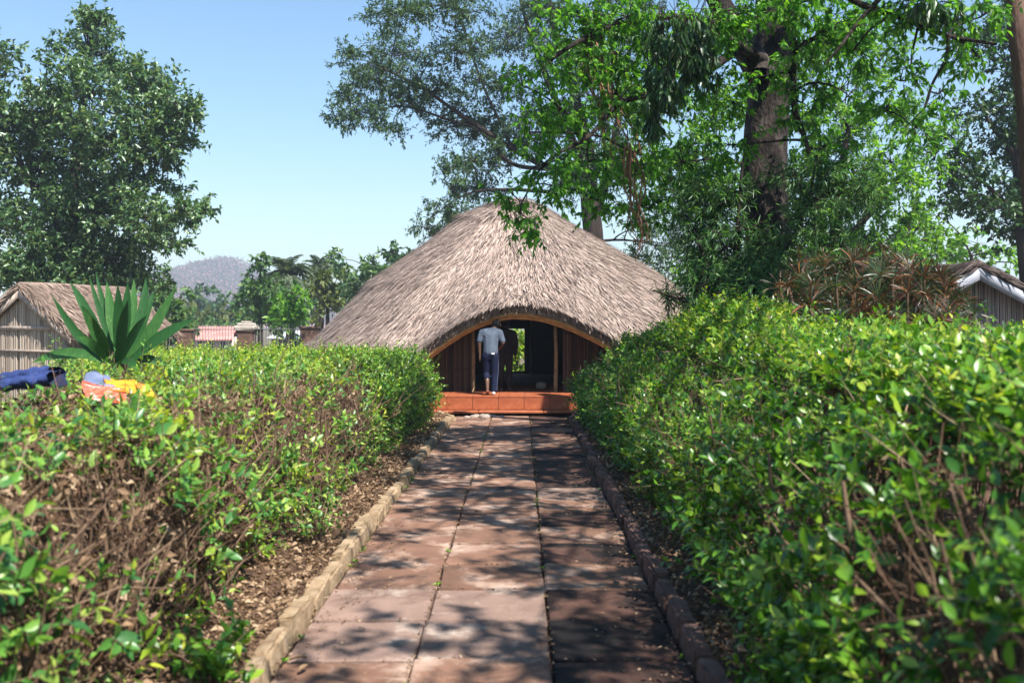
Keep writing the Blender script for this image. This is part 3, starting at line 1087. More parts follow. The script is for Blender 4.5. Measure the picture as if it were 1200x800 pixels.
    P = np.stack([X, np.where(rng.random(n) < .6, -oy, l + oy) + rng.normal(size=n) * .02, ap + .05 - np.abs(X) * tan + thick * rng.random(n)], -1)
    straw_field(g, P, nrm(np.stack([sx * 1., rng.normal(size=n) * .3, -tan * np.ones(n) - .1], -1)), nrm(np.stack([0 * sx, -np.ones(n), .4 * np.ones(n)], -1)), .15 + .2 * rng.random(n), .012 + .012 * rng.random(n), .02 * np.ones(n))
    g.build('straw', straw, roof, False, 'stuff')
    # bargeboards
    for sx in (-1, 1):
        g = Geo()
        a = math.atan(tan)
        X1 = sx * (w / 2 + ov * .95)
        za, zb = ap + .03, ap + .03 - abs(X1) * tan
        y0, y1 = -oy - .035, -oy + .005
        hb = board_w / math.cos(a)
        V = []
        for y in (y0, y1):
            V += [[sx * .004, y, za], [X1, y, zb], [X1, y, zb - hb], [sx * .004, y, za - hb]]
        g.add(np.array(V), np.array([[0, 1, 2, 3], [7, 6, 5, 4], [0, 4, 5, 1], [1, 5, 6, 2], [2, 6, 7, 3], [3, 7, 4, 0]]))
        g.build('bargeboard', board_mat, root)
    return root


gable_hut('reed_hut', 'small hut of pale reed walls and brown thatch behind the left hedge', (-10.35, 20.7, 0), R(-30), 2.8, 2.35, 1.86, .80, M['reed_grey'], M['straw_old'], M['thatch'], M['wood_grey'], .12, seed=2, oy=.10)
gable_hut('reed_shed', 'grey reed shed with white bargeboards and dark thatch at the right edge', (7.62, 16.9, 0), R(4), 3.6, 3.0, 1.98, .92, M['reed_shed'], M['straw_dark'], M['thatch_dark'], M['barge'], .17, thick=.12, seed=5, tie=False, hole=True)


# ------------------------------------------------------------------ hedges
def hedge(name, label, side, y0, y1, xf, xb, top, mat, green, dense, stems, Lf=.052, seed=1, yl=None, sticks=9000, dead=2500, mat2=None, mat2_when=None, lean=.3):
    """side -1 left / +1 right of the path. xf(y): path-side face, xb(y): back, top(x,y): height. green(P,s): 0..1 how leafy."""
    root = thing(name, label, 'hedge', (float(xf(np.array([(y0 + y1) / 2]))[0]), (y0 + y1) / 2, 0))
    o3 = np.array(root.location)

    def shell(n):
        y = y0 + (y1 - y0) * rng.random(n) ** 1.25
        x0 = xf(y)
        x1 = xb(y)
        H = top(x0 + side * .35, y)
        wtop = np.abs(x1 - x0)
        s = rng.random(n) * (H + wtop)
        onf = s < H
        # face point bulging outwards, rounded at the shoulder
        zf = s
        bulge = .10 * np.sin(np.clip(zf / np.maximum(H, .1), 0, 1) * np.pi)
        lean_f = lean * np.clip((zf / H - .38) / .62, 0, 1) ** 1.6
        xface = x0 - side * bulge + side * lean_f
        xface = xface + side * .16 * np.clip((.7 - zf) / .7, 0, 1)
        xt = x0 + side * (lean + (s - H))
        zt = top(xt, y)
        P = np.where(onf[:, None], np.stack([xface, y, zf], -1), np.stack([xt, y, zt], -1))
        N = np.where(onf[:, None], np.stack([np.full(n, -side * 1.0), np.zeros(n), .25 + lean * np.clip((zf / H - .38) * 2, 0, 1.2)], -1), np.array([[-side * .15, -.1, 1.0]]))
        lump = snoise(P, .75, seed) * .10 + snoise(P, 2.1, seed + 1) * .07 - .04
        return P + nrm(N) * lump[:, None], nrm(N), onf, s / H

    # leafy sprigs
    n = dense
    P, N, onf, s = shell(n)
    keep = rng.random(n) < green(P, onf)
    P, N = P[keep], N[keep]
    n = len(P)
    depth = rng.exponential(.075, size=n) - .05
    P = P - N * depth[:, None]
    D = nrm(N * .7 + unit(n) * .9 + np.array([0, 0, .35]))
    ln_ = (.09 + .17 * rng.random(n) + .16 * (rng.random(n) < .12))
    tg = Geo()
    tubes(tg, np.stack([P, P + D * ln_[:, None]], 1) - o3, np.array([[.0028, .0014]]), 3)
    per = 8
    Ps = np.repeat(P, per, 0)
    Ds = np.repeat(D, per, 0)
    f = np.tile(np.linspace(.15, 1, per), n)[:, None]
    A_ = nrm(np.cross(D, unit(n)))
    B_ = np.cross(D, A_)
    j_ = np.arange(per)
    ph = (j_ % 2) * np.pi + (j_ // 2) * np.pi / 2
    sd = (np.cos(ph)[None, :, None] * A_[:, None] + np.sin(ph)[None, :, None] * B_[:, None]).reshape(-1, 3)
    sd = nrm(sd + rng.normal(size=sd.shape) * .25)
    ax = nrm(Ds * (.25 + .7 * f) + sd * .85 + np.array([0, 0, .05]))
    up = nrm(Ds * .8 + np.repeat(N, per, 0) * .3 + np.array([0, 0, .6]) + rng.normal(size=ax.shape) * .25)
    sz = Lf * np.repeat(.55 + .75 * rng.random(n), per) * (1.12 - .45 * f[:, 0]) * (.75 + .5 * rng.random(len(Ps)))
    Q = Ps + Ds * f * np.repeat(ln_, per)[:, None]
    near = Q[:, 1] < 8.5
    m2 = mat2_when(Q) if mat2 is not None else np.zeros(len(Q), bool)
    for nm, mm, sel in (('foliage', mat, ~m2), ('yellow_foliage', mat2, m2)):
        if not sel.any():
            continue
        g = Geo()
        k = (Q[:, 1] < 7.5) & sel
        oval_leaves(g, Q[k] - o3, ax[k], up[k], sz[k], sz[k] * .46)
        k = (Q[:, 1] >= 7.5) & (Q[:, 1] < 12) & sel
        leaves(g, Q[k] - o3, ax[k], up[k], sz[k], sz[k] * .48, True, .15, .15)
        k = (Q[:, 1] >= 12) & sel
        leaves(g, Q[k] - o3, ax[k], up[k], sz[k], sz[k] * .5, False, .15, .15)
        g.build(nm, mm, root, False, 'stuff')
    # dead leaves caught in the hedge
    P, N, onf, s = shell(dead)
    k = (~onf) | (rng.random(len(P)) < .28)
    P, N = P[k], N[k]
    P = P - N * (rng.random(len(P)) * .25)[:, None]
    g = Geo()
    sz2 = .035 + .045 * rng.random(len(P))
    leaves(g, P - o3, unit(len(P)), unit(len(P)), sz2, sz2 * .55, False, .3, .3)
    g.build('dead_foliage', M['dry'], root, False, 'stuff')
    # bare twigs
    P, N, onf, s = shell(sticks)
    P = P - N * (rng.random(len(P)) * .32)[:, None]
    vert = np.where(onf[:, None], np.array([[0, 0, 1.9]]), np.array([[0, 0, .15]]))
    D = nrm(unit(len(P)) + vert * rng.random((len(P), 1)))
    l_ = .12 + .4 * rng.random((len(P), 1)) ** 1.5
    mid = P + D * l_ * .5 + unit(len(P)) * l_ * .10
    r_ = .0018 + .0055 * rng.random((len(P), 1)) ** 2.5
    tubes(tg, np.stack([P, mid, P + D * l_], 1) - o3, np.hstack([r_, r_ * .8, r_ * .4]), 3)
    tg.build('twig', M['twig'], root, False, 'stuff')
    # dark tangle inside: thicker branches running through the middle
    n = stems * 3
    y = y0 + (y1 - y0) * rng.random(n)
    x = xf(y) + side * (.25 + rng.random(n) * (np.abs(xb(y) - xf(y)) - .3))
    g = Geo()
    h = top(x, y)
    k = 6
    t = np.linspace(0, 1, k)
    P = np.stack([np.repeat(x[:, None], k, 1), np.repeat(y[:, None], k, 1), t[None] * (h[:, None] - .12)], -1)
    P[:, 1:, :2] += np.cumsum(rng.normal(size=(n, k - 1, 2)) * .07, 1)
    r0 = .008 + .012 * rng.random((n, 1))
    tubes(g, P - o3, r0 * np.linspace(1, .4, k)[None], 5)
    g.build('inner_stem', M['stem'], root, True, 'stuff')
    # stems along the path face, each one its own part
    y = np.sort(y0 + (y1 - y0) * rng.random(stems) ** 1.6)
    for yy in y:
        xx = float(xf(np.array([yy]))[0]) + side * (.06 + .3 * rng.random())
        h = float(top(np.array([xx]), np.array([yy]))[0]) * (.65 + .25 * rng.random())
        k = 8
        t = np.linspace(0, 1, k)
        P = np.stack([np.full(k, xx), np.full(k, yy), t * h + .02], -1)
        P[1:, :2] += np.cumsum(rng.normal(size=(k - 1, 2)) * .035, 0)
        P[1:, 0] -= side * np.linspace(0, .12, k - 1) * rng.random()
        g = Geo()
        r0 = .009 + .013 * rng.random()
        tubes(g, (P - o3)[None], (r0 * np.linspace(1, .45, k))[None], 6)
        for b_ in range(4):
            j = rng.integers(1, 6)
            d = nrm(np.array([-side * rng.random(), rng.normal() * .8, .8]))
            q = np.stack([P[j], P[j] + d * .22 + rng.normal(size=3) * .03, P[j] + d * .5 + rng.normal(size=3) * .06])
            tubes(g, (q - o3)[None], (r0 * np.array([.6, .45, .2]))[None], 5)
        g.build('stem', M['stem'], root, True)
    return root


def ltop(x, y):
    P = np.stack([x, y, x * 0], -1)
    return 1.35 - np.clip((y - 12) / 6, 0, 1) * .02 + snoise(P, .35, 31) * .07 + np.clip((5 - y) / 3, 0, 1) * .06


def lxf(y):
    return -2.02 - .05 * np.sin(y * .9) + np.clip((y - 15) / 5, 0, 1) * .22


def lxb(y):
    return np.interp(y, [2, 8, 10.5, 14, 21], [-4.4, -4.6, -4.4, -6.4, -7.2])


def lgreen(P, onf):
    nz = snoise(P, .55, 41) * .5 + snoise(P, 1.4, 42) * .35
    t = np.clip(.20 + nz * .95, .03, 1)
    near_left = np.clip((4.6 - P[:, 1]) / 1.0, 0, 1) * np.clip((P[:, 2] - .7) / .4, 0, 1)
    face = np.clip(.20 + nz * .95, .04, 1) * np.clip(.35 + P[:, 2] * .5, .2, 1)
    # a dry, brown stretch on the top where clothes lie
    dry = np.exp(-((P[:, 1] - 7.4) / 2.6) ** 2) * (P[:, 2] > 1.2)
    v = np.where(onf, face, t)
    v = v * (1 - .72 * dry)
    return np.clip(np.maximum(v, near_left * .75), 0, 1)


def lgreen_far(P, onf):
    nz = snoise(P, .6, 43) * .4
    return np.where(onf, np.clip(.62 + nz + (P[:, 2] - .8) * .5, .1, 1), 1.0)


hedge('hedge', 'half bare brown hedge with green shoots along the left side of the path', -1, 2.3, 14.6, lxf, lxb, ltop, M['hedge_left'], lgreen, 17000, 105, .092, 51,
      sticks=14000, dead=52000, mat2=M['hedge_yellow'], mat2_when=lambda Q: snoise(Q, 1.1, 48) > .25)
hedge('hedge', 'neat leafy green hedge with yellowish top between the brown hedge and the hut', -1, 14.4, 20.4, lxf, lambda y: np.interp(y, [14, 20.4], [-6.2, -7.4]), lambda x, y: ltop(x, y) - .02, M['hedge'], lgreen_far, 9500, 18, .082, 61,
      sticks=5000, dead=900, mat2=M['hedge_yellow'], mat2_when=lambda Q: (Q[:, 2] > 1.36) & (snoise(Q, .35, 44) + np.clip((-3.0 - Q[:, 0]) * .5, -1.5, .8) > .1))


def rtop(x, y):
    P = np.stack([x, y, x * 0], -1)
    u = np.clip(x - 1.25, 0, 5)
    z = 1.32 + .32 * (1 - np.exp(-u / .5)) + .03 * np.clip(u - .6, 0, 2)
    bump = .50 * np.exp(-((x - 3.1) / .85) ** 2 - ((y - 13.0) / 2.6) ** 2) + .13 * np.exp(-((x - 2.5) / .9) ** 2 - ((y - 17.0) / 2.5) ** 2)
    return z + bump - np.clip((y - 15) / 5, 0, 1) * .12 + snoise(P, .4, 32) * .06


def rxf(y):
    return 1.40 + .04 * np.sin(y * .8 + 1) - np.clip((y - 12) / 8, 0, 1) * .16


def rxb(y):
    return np.interp(y, [2, 8, 14, 20], [4.6, 5.0, 4.6, 3.6])


def rgreen(P, onf):
    nz = snoise(P, .6, 45) * .5 + snoise(P, 1.5, 46) * .3
    bare = np.exp(-((P[:, 1] - 3.9) / 1.1) ** 2 - ((P[:, 2] - .95) / .35) ** 2)
    face = np.clip(.58 + nz * .7, .08, 1) * (1 - .85 * bare)
    t = np.clip(.95 + nz * .5, .35, 1)
    return np.where(onf, face, t)


hedge('hedge', 'tall dense green hedge along the right side of the path', 1, 2.2, 20.2, rxf, rxb, rtop, M['hedge'], rgreen, 29000, 70, .094, 71, lean=.75,
      sticks=16000, dead=14000, mat2=M['hedge_yellow'], mat2_when=lambda Q: (Q[:, 2] > 1.62) & (snoise(Q, 2.6, 47) > .32))


# low plants growing out at the feet of the hedges
def sprout(px, py, Y, w, h, n, label, mat, L=.05):
    c = at(px, py, Y)
    c[2] = .07
    root = thing('young_shrub', label, 'shrub', c)
    tg, lg = Geo(), Geo()
    tip = np.stack([rng.normal(size=n) * w * .45, rng.normal(size=n) * w * .4, h * (.35 + .65 * rng.random(n))], -1)
    z = np.zeros_like(tip)
    tubes(tg, np.stack([z, tip * np.array([.35, .35, .6]), tip], 1), np.array([[.006, .004, .002]]), 4)
    per = 16
    f = np.tile(np.linspace(.3, 1, per), n)[:, None]
    Q = np.repeat(tip, per, 0)
    Q = Q * np.concatenate([f, f, f ** .75], 1) + rng.normal(size=Q.shape) * .025
    ax = nrm(unit(len(Q)) + np.array([0, 0, .1]))
    up = nrm(np.array([[0, 0, 1.]]) + rng.normal(size=Q.shape) * .5)
    s = L * (.6 + .8 * rng.random(len(Q)))
    leaves(lg, Q, ax, up, s, s * .5, True)
    tg.build('stem', M['twig'], root, kind='stuff')
    lg.build('foliage', mat, root, kind='stuff')


sprout(372, 640, 8.7, .42, .62, 26, 'fresh green sprig leaning over the left kerb soil from the brown hedge', M['hedge_left'])
sprout(250, 770, 5.3, .35, .4, 18, 'broad leaved seedling at the foot of the brown hedge near the camera', M['hedge'], .075)
sprout(905, 770, 5.1, .35, .35, 20, 'small green seedling beside the right kerb in front of the hedge', M['hedge'])
sprout(960, 760, 4.6, .4, .5, 16, 'large leaved young shoot low in front of the right hedge', M['hedge'], .085)


# ------------------------------------------------------------------ plants with large leaves
def strap(g, base, tip, w, bend, n=9, fold=.22):
    """one long strap leaf from base to tip, arched by bend"""
    base, tip = np.asarray(base, float), np.asarray(tip, float)
    d = tip - base
    Ld = np.linalg.norm(d)
    t = np.linspace(0, 1, n)
    c = base + d * t[:, None] + bend * (4 * t * (1 - t))[:, None] * Ld
    T = nrm(np.gradient(c, axis=0))
    vdir = np.array([0, -1.0, .35])
    S = nrm(np.cross(T, vdir))
    N = np.cross(S, T)
    prof = w * .5 * np.interp(t, [0, .12, .5, .8, 1], [.5, .62, 1, .68, .02])
    V = np.concatenate([c - S * prof[:, None] + N * (prof * fold)[:, None], c, c + S * prof[:, None] + N * (prof * fold)[:, None]])
    i = np.arange(3 * n).reshape(3, n)
    q = np.concatenate([np.stack([i[a, :-1], i[a + 1, :-1], i[a + 1, 1:], i[a, 1:]], -1) for a in (0, 1)])
    g.add(V, q)


def big_rosette():
    Y = 11.0
    b = at(139, 424, Y)
    root = thing('strap_leaf_plant', 'dark green plant of long sword shaped leaves standing up behind the brown hedge', 'plant', (b[0], Y, 0))
    o3 = np.array([b[0], Y, 0])
    g = Geo()
    p = np.array([[0, 0, 0], [.03, 0, .8], [0, 0, b[2] + .05]])
    tubes(g, p[None], np.array([[.10, .085, .07]]), 10)
    g.build('stem', M['stem'], root, True)
    tips = [(37, 425, .28, 19, (0, 0, .10)), (61, 346, -.1, 15, (0, 0, -.10)), (82, 330, .2, 17, (0, 0, .04)), (95, 357, -.3, 19, (0, 0, .05)),
            (104, 322, .2, 10, (0, 0, .0)), (112, 318, .4, 11, (0, 0, .0)), (125, 329, .3, 19, (0, 0, 0)), (138, 333, -.2, 20, (.02, 0, 0)), 
            (150, 330, .0, 19, (.02, 0, 0)), (157, 327, .3, 18, (.04, 0, 0)), (171, 325, .3, 18, (.06, 0, 0)), (181, 340, .3, 18, (.02, 0, .03)), 
            (205, 337, .0, 21, (.02, 0, -.06)), (227, 374, -.1, 20, (0, 0, .05)), (150, 352, -.5, 20, (0, 0, .02)), (108, 372, -.5, 17, (0, 0, .05)), (172, 370, -.4, 17, (0, 0, .05)),
            (198, 428, .3, 16, (0, 0, .12)), (90, 395, -.6, 16, (0, 0, .10)), (128, 455, -.5, 16, (0, -.12, .12)), (170, 440, -.3, 14, (0, -.1, .14))]
    for k, (px, py, dy, w, bend) in enumerate(tips):
        g = Geo()
        t = at(px, py, Y + dy) - o3
        bb = np.array([(px - 139) * .0012, dy * .12, b[2] - .02 * (k % 4)])
        strap(g, bb, t, w * .74 / F * Y, np.array(bend))
        g.build('leaf', M['leaf_strap'] if k % 3 else M['leaf_strap_light'], root, True)


big_rosette()


def red_clump():
    Y0 = 12.0
    spots = []
    r = np.random.default_rng(8)
    for px, py, Y in ((945, 330, 12.2), (965, 318, 12.5), (980, 335, 12), (1000, 312, 12.4), (1012, 340, 11.8), (1025, 305, 12.6), (1040, 328, 12), (1050, 312, 12.4), (1062, 340, 11.8), (1075, 325, 12.1), (1085, 345, 11.7), (1095, 330, 12),
                      (1105, 352, 11.6), (1112, 345, 11.8), (955, 352, 11.9), (1030, 352, 11.5), (1000, 360, 11.4), (1075, 368, 11.2), (1100, 375, 11.1), (1048, 375, 11.1), (1118, 362, 11.5), (1118, 338, 12.0), (1108, 328, 12.2), (1122, 350, 11.8), (1090, 316, 12.4), (970, 302, 12.8), (1048, 296, 12.9), (935, 312, 12.9), (1010, 296, 12.8)):
        spots.append((px, py, Y))
    c = at(1030, 380, Y0)
    root = thing('dracaena_clump', 'clump of reddish brown strap leaved shrub between the right hedge and the grey shed', 'shrub', (c[0], Y0, 0))
    o3 = np.array([c[0], Y0, 0])
    metas = []
    for v in range(4):
        g = Geo()
        n = 34
        for k in range(n):
            a = k * 2.399 + r.random() * .4
            el = R(66 - 110 * (k / n) + r.normal() * 16)
            L_ = .30 + .14 * r.random()
            tip = np.array([math.cos(a) * math.cos(el), math.sin(a) * math.cos(el), math.sin(el)]) * L_
            strap(g, (0, 0, 0), tip + np.array([0, 0, -.05 * math.cos(el)]), 0.016 + .012 * r.random(), np.array([0, 0, .13 * math.cos(el)]), 6)
        metas.append(g.mesh('leaf_rosette', M['leaf_red'] if v != 1 else M['leaf_redgreen']))
    spots = [(px, py + 8, Y) for px, py, Y in spots]
    spots += [(px + r.normal() * 11, py + r.normal() * 9 + 4, Y - .1 + r.normal() * .2) for _ in range(5) for px, py, Y in spots]
    for k, (px, py, Y) in enumerate(spots):
        p = at(px, py, Y) - o3
        o = mesh_obj('leaf_rosette', metas[k % 4], root, 'stuff')
        o.location = p
        o.rotation_euler = (r.normal() * .55, r.normal() * .55, r.random() * 6.28)
        s = .42 + .38 * r.random()
        o.scale = (s, s, s)
        b0 = np.array([p[0] * .7 + r.normal() * .1, p[1] * .7 + r.normal() * .1, 0])
        g = Geo()
        tubes(g, np.stack([b0, (b0 + p) / 2 + r.normal(size=3) * .06, p])[None], np.array([[.022, .018, .014]]), 6)
        g.build('stem', M['stem'], root, True)


red_clump()


# ------------------------------------------------------------------ trees
def big_trees():
    # left tree
    Y = 34.0
    C = [(102, 40, 20, 18), (110, 22, 9, 9), (92, 72, 24, 22), (115, 66, 16, 12), (8, 75, 26, 26), (40, 135, 50, 32), (105, 115, 45, 36), (150, 105, 34, 26), (148, 78, 15, 13), (185, 95, 22, 16), (205, 122, 26, 14), (212, 135, 18, 16), (195, 160, 26, 16), (130, 170, 55, 36),
         (60, 190, 55, 42), (5, 180, 40, 50), (188, 185, 28, 16), (165, 150, 30, 24), (100, 245, 58, 36), (165, 255, 38, 20), (30, 265, 50, 40), (228, 243, 18, 7), (205, 255, 14, 8), (165, 215, 36, 20), (150, 290, 42, 22), (60, 305, 50, 24), (-35, 120, 50, 60), (-40, 260, 50, 60), (110, 310, 45, 24), (15, 320, 40, 20), (70, 325, 50, 18), (75, 285, 40, 26), (80, 230, 40, 30), (150, 325, 40, 14), (190, 285, 20, 14)]
    tree('broadleaf_tree', 'big grey green broadleaf tree at the left edge behind the reed hut', [to_ground(ln([(76, 340, .34), (78, 290, .30), (86, 220, .24), (95, 140, .14), (104, 60, .05)], Y)),
         ln([(78, 285, .20), (130, 240, .12), (180, 200, .06)], Y), ln([(80, 270, .20), (40, 220, .13), (5, 150, .07)], Y), ln([(88, 205, .14), (130, 160, .09), (180, 120, .04)], Y), ln([(80, 300, .13), (150, 285, .08), (215, 250, .03)], Y)],
         [cl(*c, Y + rng.normal() * 1.0) for c in C], None, M['bark_dark'], M['leaf_left'], lai=3.3, L=.18, W=.095, spiky=5, tl=.45, per=9, droop=.2, upb=.15, limb_r=.1)
    # feathery tree behind the hut
    Y = 38.0
    C = [(412, 70, 22, 11), (440, 92, 40, 15), (402, 143, 16, 7), (432, 132, 34, 12), (470, 62, 38, 18), (462, 18, 40, 16), (505, 108, 45, 18), (545, 62, 42, 22), (535, 12, 45, 16), (585, 100, 40, 22), (600, 40, 45, 25), (645, 10, 45, 18), (660, 65, 40, 25), (535, 148, 36, 14), (560, 190, 38, 14),
         (520, 205, 18, 8), (600, 170, 42, 20), (560, 222, 36, 9), (522, 245, 28, 9), (500, 268, 20, 8), (645, 145, 45, 28), (695, 115, 40, 30), (720, 55, 45, 32), (660, 215, 36, 18), (712, 180, 36, 24), (458, 152, 12, 9), (480, 120, 26, 10), (420, 110, 20, 9), (570, 140, 34, 14), (740, 10, 40, 20), (545, 262, 24, 10), (740, 130, 30, 30), (735, 215, 30, 22), (768, 288, 30, 24), (745, 308, 20, 14), (795, 312, 24, 18), (750, 255, 28, 22), (800, 270, 30, 24)]
    tree('feathery_tree', 'tall spreading dark feathery tree with arching limbs behind the thatched hut', [to_ground(ln([(692, 300, .40), (692, 250, .37), (690, 200, .32), (683, 150, .24), (670, 95, .18), (652, 40, .12), (640, -20, .06)], Y)),
         ln([(696, 255, .22), (712, 205, .18), (726, 140, .13), (738, 60, .08)], Y), ln([(690, 215, .2), (665, 150, .16), (640, 90, .12), (618, 30, .08), (605, -20, .05)], Y), ln([(688, 210, .16), (640, 195, .13), (590, 168, .11), (545, 138, .09), (505, 110, .06), (465, 88, .04), (430, 75, .02)], Y),
         ln([(655, 198, .10), (600, 192, .08), (565, 155, .06), (525, 140, .05), (470, 125, .03), (415, 135, .02)], Y), ln([(645, 225, .08), (590, 222, .06), (545, 228, .04), (505, 255, .02)], Y), ln([(672, 100, .10), (690, 50, .07), (705, -10, .05)], Y), ln([(600, 172, .06), (570, 110, .05), (548, 50, .035), (535, 0, .02)], Y)],
         [cl(*c, Y + rng.normal() * 1.6) for c in C], None, M['bark_dark'], M['leaf_blue'], lai=1.9, L=.17, W=.055, spiky=2, tl=.55, per=12, droop=.25, upb=.05, limb_r=.07)
    # thick trunk on the right with bright hanging sprays
    Y = 17.0
    C = [(612, 100, 20, 18, 14), (640, 70, 28, 22, 14), (660, 130, 36, 30, 14.5), (620, 155, 26, 16, 14), (690, 60, 42, 32, 15), (645, 190, 30, 14, 14), (690, 190, 34, 26, 15), (722, 110, 38, 36, 15), (610, 250, 16, 12, 14), (603, 230, 14, 9, 14), (632, 268, 9, 7, 14), (655, 222, 26, 12, 14.5), (700, 235, 26, 16, 15),
         (765, 60, 36, 44, 15.5), (745, 180, 34, 26, 15.5), (825, 25, 46, 32, 15), (840, 100, 34, 30, 15.5), (800, 190, 40, 30, 16.5), (960, 40, 46, 32, 15), (985, 105, 34, 26, 15.5), (940, 120, 30, 28, 15.5), (1010, 30, 36, 20, 15), (870, 15, 36, 18, 15), (930, 5, 46, 16, 14.5), (855, 170, 28, 20, 15.8),
         (790, 110, 34, 30, 15.5), (920, 75, 20, 20, 15.8), (680, 20, 40, 22, 15), (735, 20, 40, 26, 15), (890, 90, 18, 14, 15.8), (970, 170, 30, 24, 16), (760, 245, 30, 20, 16.5), (1080, 12, 46, 12, 13), (1150, 20, 40, 14, 13), (1055, 95, 26, 16, 13), (1100, 110, 18, 12, 13), (1040, 130, 22, 14, 13.5), (1145, 66, 26, 10, 13), (1075, 150, 14, 10, 13), (1000, 60, 18, 12, 13.5)]

    def vines(root, base):
        for k, pts in enumerate((((690, 30), (693, 70), (706, 110), (712, 150), (720, 190)), ((700, 20), (704, 80), (716, 120), (708, 170)), ((738, 170), (735, 210), (745, 240), (757, 270), (752, 300)), ((742, 180), (752, 220), (748, 250), (762, 285)), ((720, 60), (725, 120), (741, 160), (738, 205)), ((690, 55), (686, 95), (700, 135)))):
            p = np.array([at(a, b, 14.9 + .15 * k) for a, b in pts])
            s = smooth_line(p, 6)
            g = Geo()
            for _ in range(4):
                q = s + np.cumsum(rng.normal(size=s.shape) * .018, 0)
                tubes(g, q[None] - base, np.linspace(.017, .006, len(s))[None], 5)
            g.build('dead_vine', M['vine'], root, True)
        # large dark hanging leaves high in the same tree
        lg, tg = Geo(), Geo()
        for px, py, rx, ry, Yc in ((795, 45, 40, 34, 14.2), (775, 100, 26, 30, 14.2), (820, 75, 26, 24, 14.4), (1095, 8, 36, 9, 12.6), (760, 140, 16, 18, 14.5)):
            s = Yc / F
            n = int(rx * ry * .07)
            T = at(px, py, Yc) + unit(n) * rng.random((n, 1)) ** .4 * np.array([rx * s, rx * s, ry * s])
            tubes(tg, np.stack([T, T + np.array([0, 0, .25]) + unit(n) * .2], 1) - base, .005, 3)
            Q = np.repeat(T, 8, 0)
            ax = nrm(unit(len(Q)) * .55 + np.array([0, 0, -1]))
            sz = .16 + .1 * rng.random(len(Q))
            leaves(lg, Q - base, ax, unit(len(Q)), sz, sz * .26, True)
        lg.build('dark_foliage', M['leaf_dark'], root, kind='stuff')
        tg.build('branch', M['bark'], root, kind='stuff')
    tree('thick_trunked_tree', 'old tree with a thick rough brown trunk rising behind the right hedge', [to_ground(ln([(908, 345, .43), (901, 280, .40), (896, 200, .385), (893, 120, .37), (897, 60, .36), (905, 0, .34), (915, -60, .3), (930, -160, .2)], Y)),
         ln([(890, 90, .26), (868, 55, .22), (845, 15, .19), (815, -40, .14), (770, -90, .09)], 16.6), ln([(905, 0, .2), (960, -50, .14), (1010, -70, .1)], 16), ln([(895, 70, .10), (850, 45, .08, 16), (790, 20, .06, 15.4), (720, 30, .045, 15), (660, 60, .03, 14.5), (620, 95, .015, 14.2)], 16.5),
         ln([(868, 55, .08, 16.4), (800, 100, .06, 15.6), (730, 120, .04, 15), (690, 160, .03, 14.6), (640, 190, .02, 14.2), (610, 240, .01, 14)], 16),
         ln([(960, -40, .06), (1000, 0, .045), (1058, 22, .035), (1110, 42, .03), (1168, 52, .018)], 13), ln([(1112, 43, .026), (1108, 70, .022), (1092, 100, .018), (1078, 142, .012), (1062, 158, .007)], 13), ln([(1035, -5, .035), (1010, 22, .028), (985, 55, .02), (968, 75, .012)], 13), ln([(1078, 105, .014), (1068, 75, .012), (1076, 30, .018)], 13), ln([(1092, 100, .012), (1084, 125, .009), (1060, 150, .006)], 13.2),
         ln([(932, 60, .05), (930, 120, .045), (942, 160, .04), (948, 180, .03)], 15.5)],
         [cl(*c) for c in C], None, M['bark'], M['leaf_bright'], lai=2.6, L=.115, W=.05, tl=.32, per=10, droop=.55, upb=-.35, limb_r=.04, extra=vines, sides=16, rich=True)
    # narrow leaved dark shrub in front of that trunk
    Y = 15.5
    C = [(832, 300, 28, 32, 16), (850, 290, 40, 42, 15.6), (836, 338, 24, 16, 16, .6), (900, 318, 36, 24, 15.4), (945, 268, 34, 34, 15.5), (850, 235, 26, 30, 15.6), (935, 300, 26, 30, 15.4), (958, 220, 24, 40, 15.6), (820, 240, 32, 28, 15.8), (815, 364, 16, 10, 16, .6), (830, 335, 40, 18, 15.3), (890, 340, 40, 18, 15), (815, 262, 22, 20, 16, .7), (782, 348, 8, 10, 16, .3), (1000, 220, 18, 36, 15.6), (930, 200, 18, 20, 15.5), (880, 268, 24, 16, 15.2, .5), (985, 290, 24, 24, 15.5)]
    tree('narrow_leaved_shrub', 'tall dark shrub with thin drooping needle like leaves right of the thatched roof', [to_ground(ln([(860, 370, .06), (862, 300, .05), (866, 240, .03), (870, 190, .02)], Y)), to_ground(ln([(900, 370, .05), (920, 300, .04), (945, 240, .03), (958, 180, .015)], Y)), to_ground(ln([(840, 370, .05), (828, 310, .04), (815, 280, .02)], Y)), ln([(845, 372, .03), (800, 352, .022), (765, 340, .012)], Y)],
         [cl(*c) for c in C], None, M['bark_dark'], M['leaf_narrow'], cat='shrub', lai=2.4, L=.15, W=.017, tl=.3, per=14, droop=.45, upb=.1, limb_r=.02)
    # bright tree further right
    Y = 27.0
    C = [(960, 180, 34, 24), (1000, 150, 40, 28), (1045, 190, 42, 26), (1065, 215, 34, 20), (1010, 240, 44, 28), (950, 250, 40, 34), (1075, 268, 36, 18), (1020, 285, 52, 20), (930, 205, 36, 32), (1060, 130, 30, 22), (970, 120, 30, 24), (1075, 160, 26, 16), (1075, 300, 40, 14), (850, 225, 46, 40), (795, 225, 36, 36), (820, 160, 36, 36), (760, 200, 32, 30), (1000, 320, 60, 20), (830, 320, 40, 24), (700, 70, 36, 26), (745, 125, 36, 26), (795, 70, 36, 26), (850, 125, 40, 30), (835, 40, 40, 24), (945, 70, 40, 26), (1005, 40, 36, 22), (725, 190, 26, 22), (880, 30, 36, 24), (930, 150, 30, 24), (1040, 60, 26, 18), (810, 200, 30, 30), (1020, 90, 24, 16)]
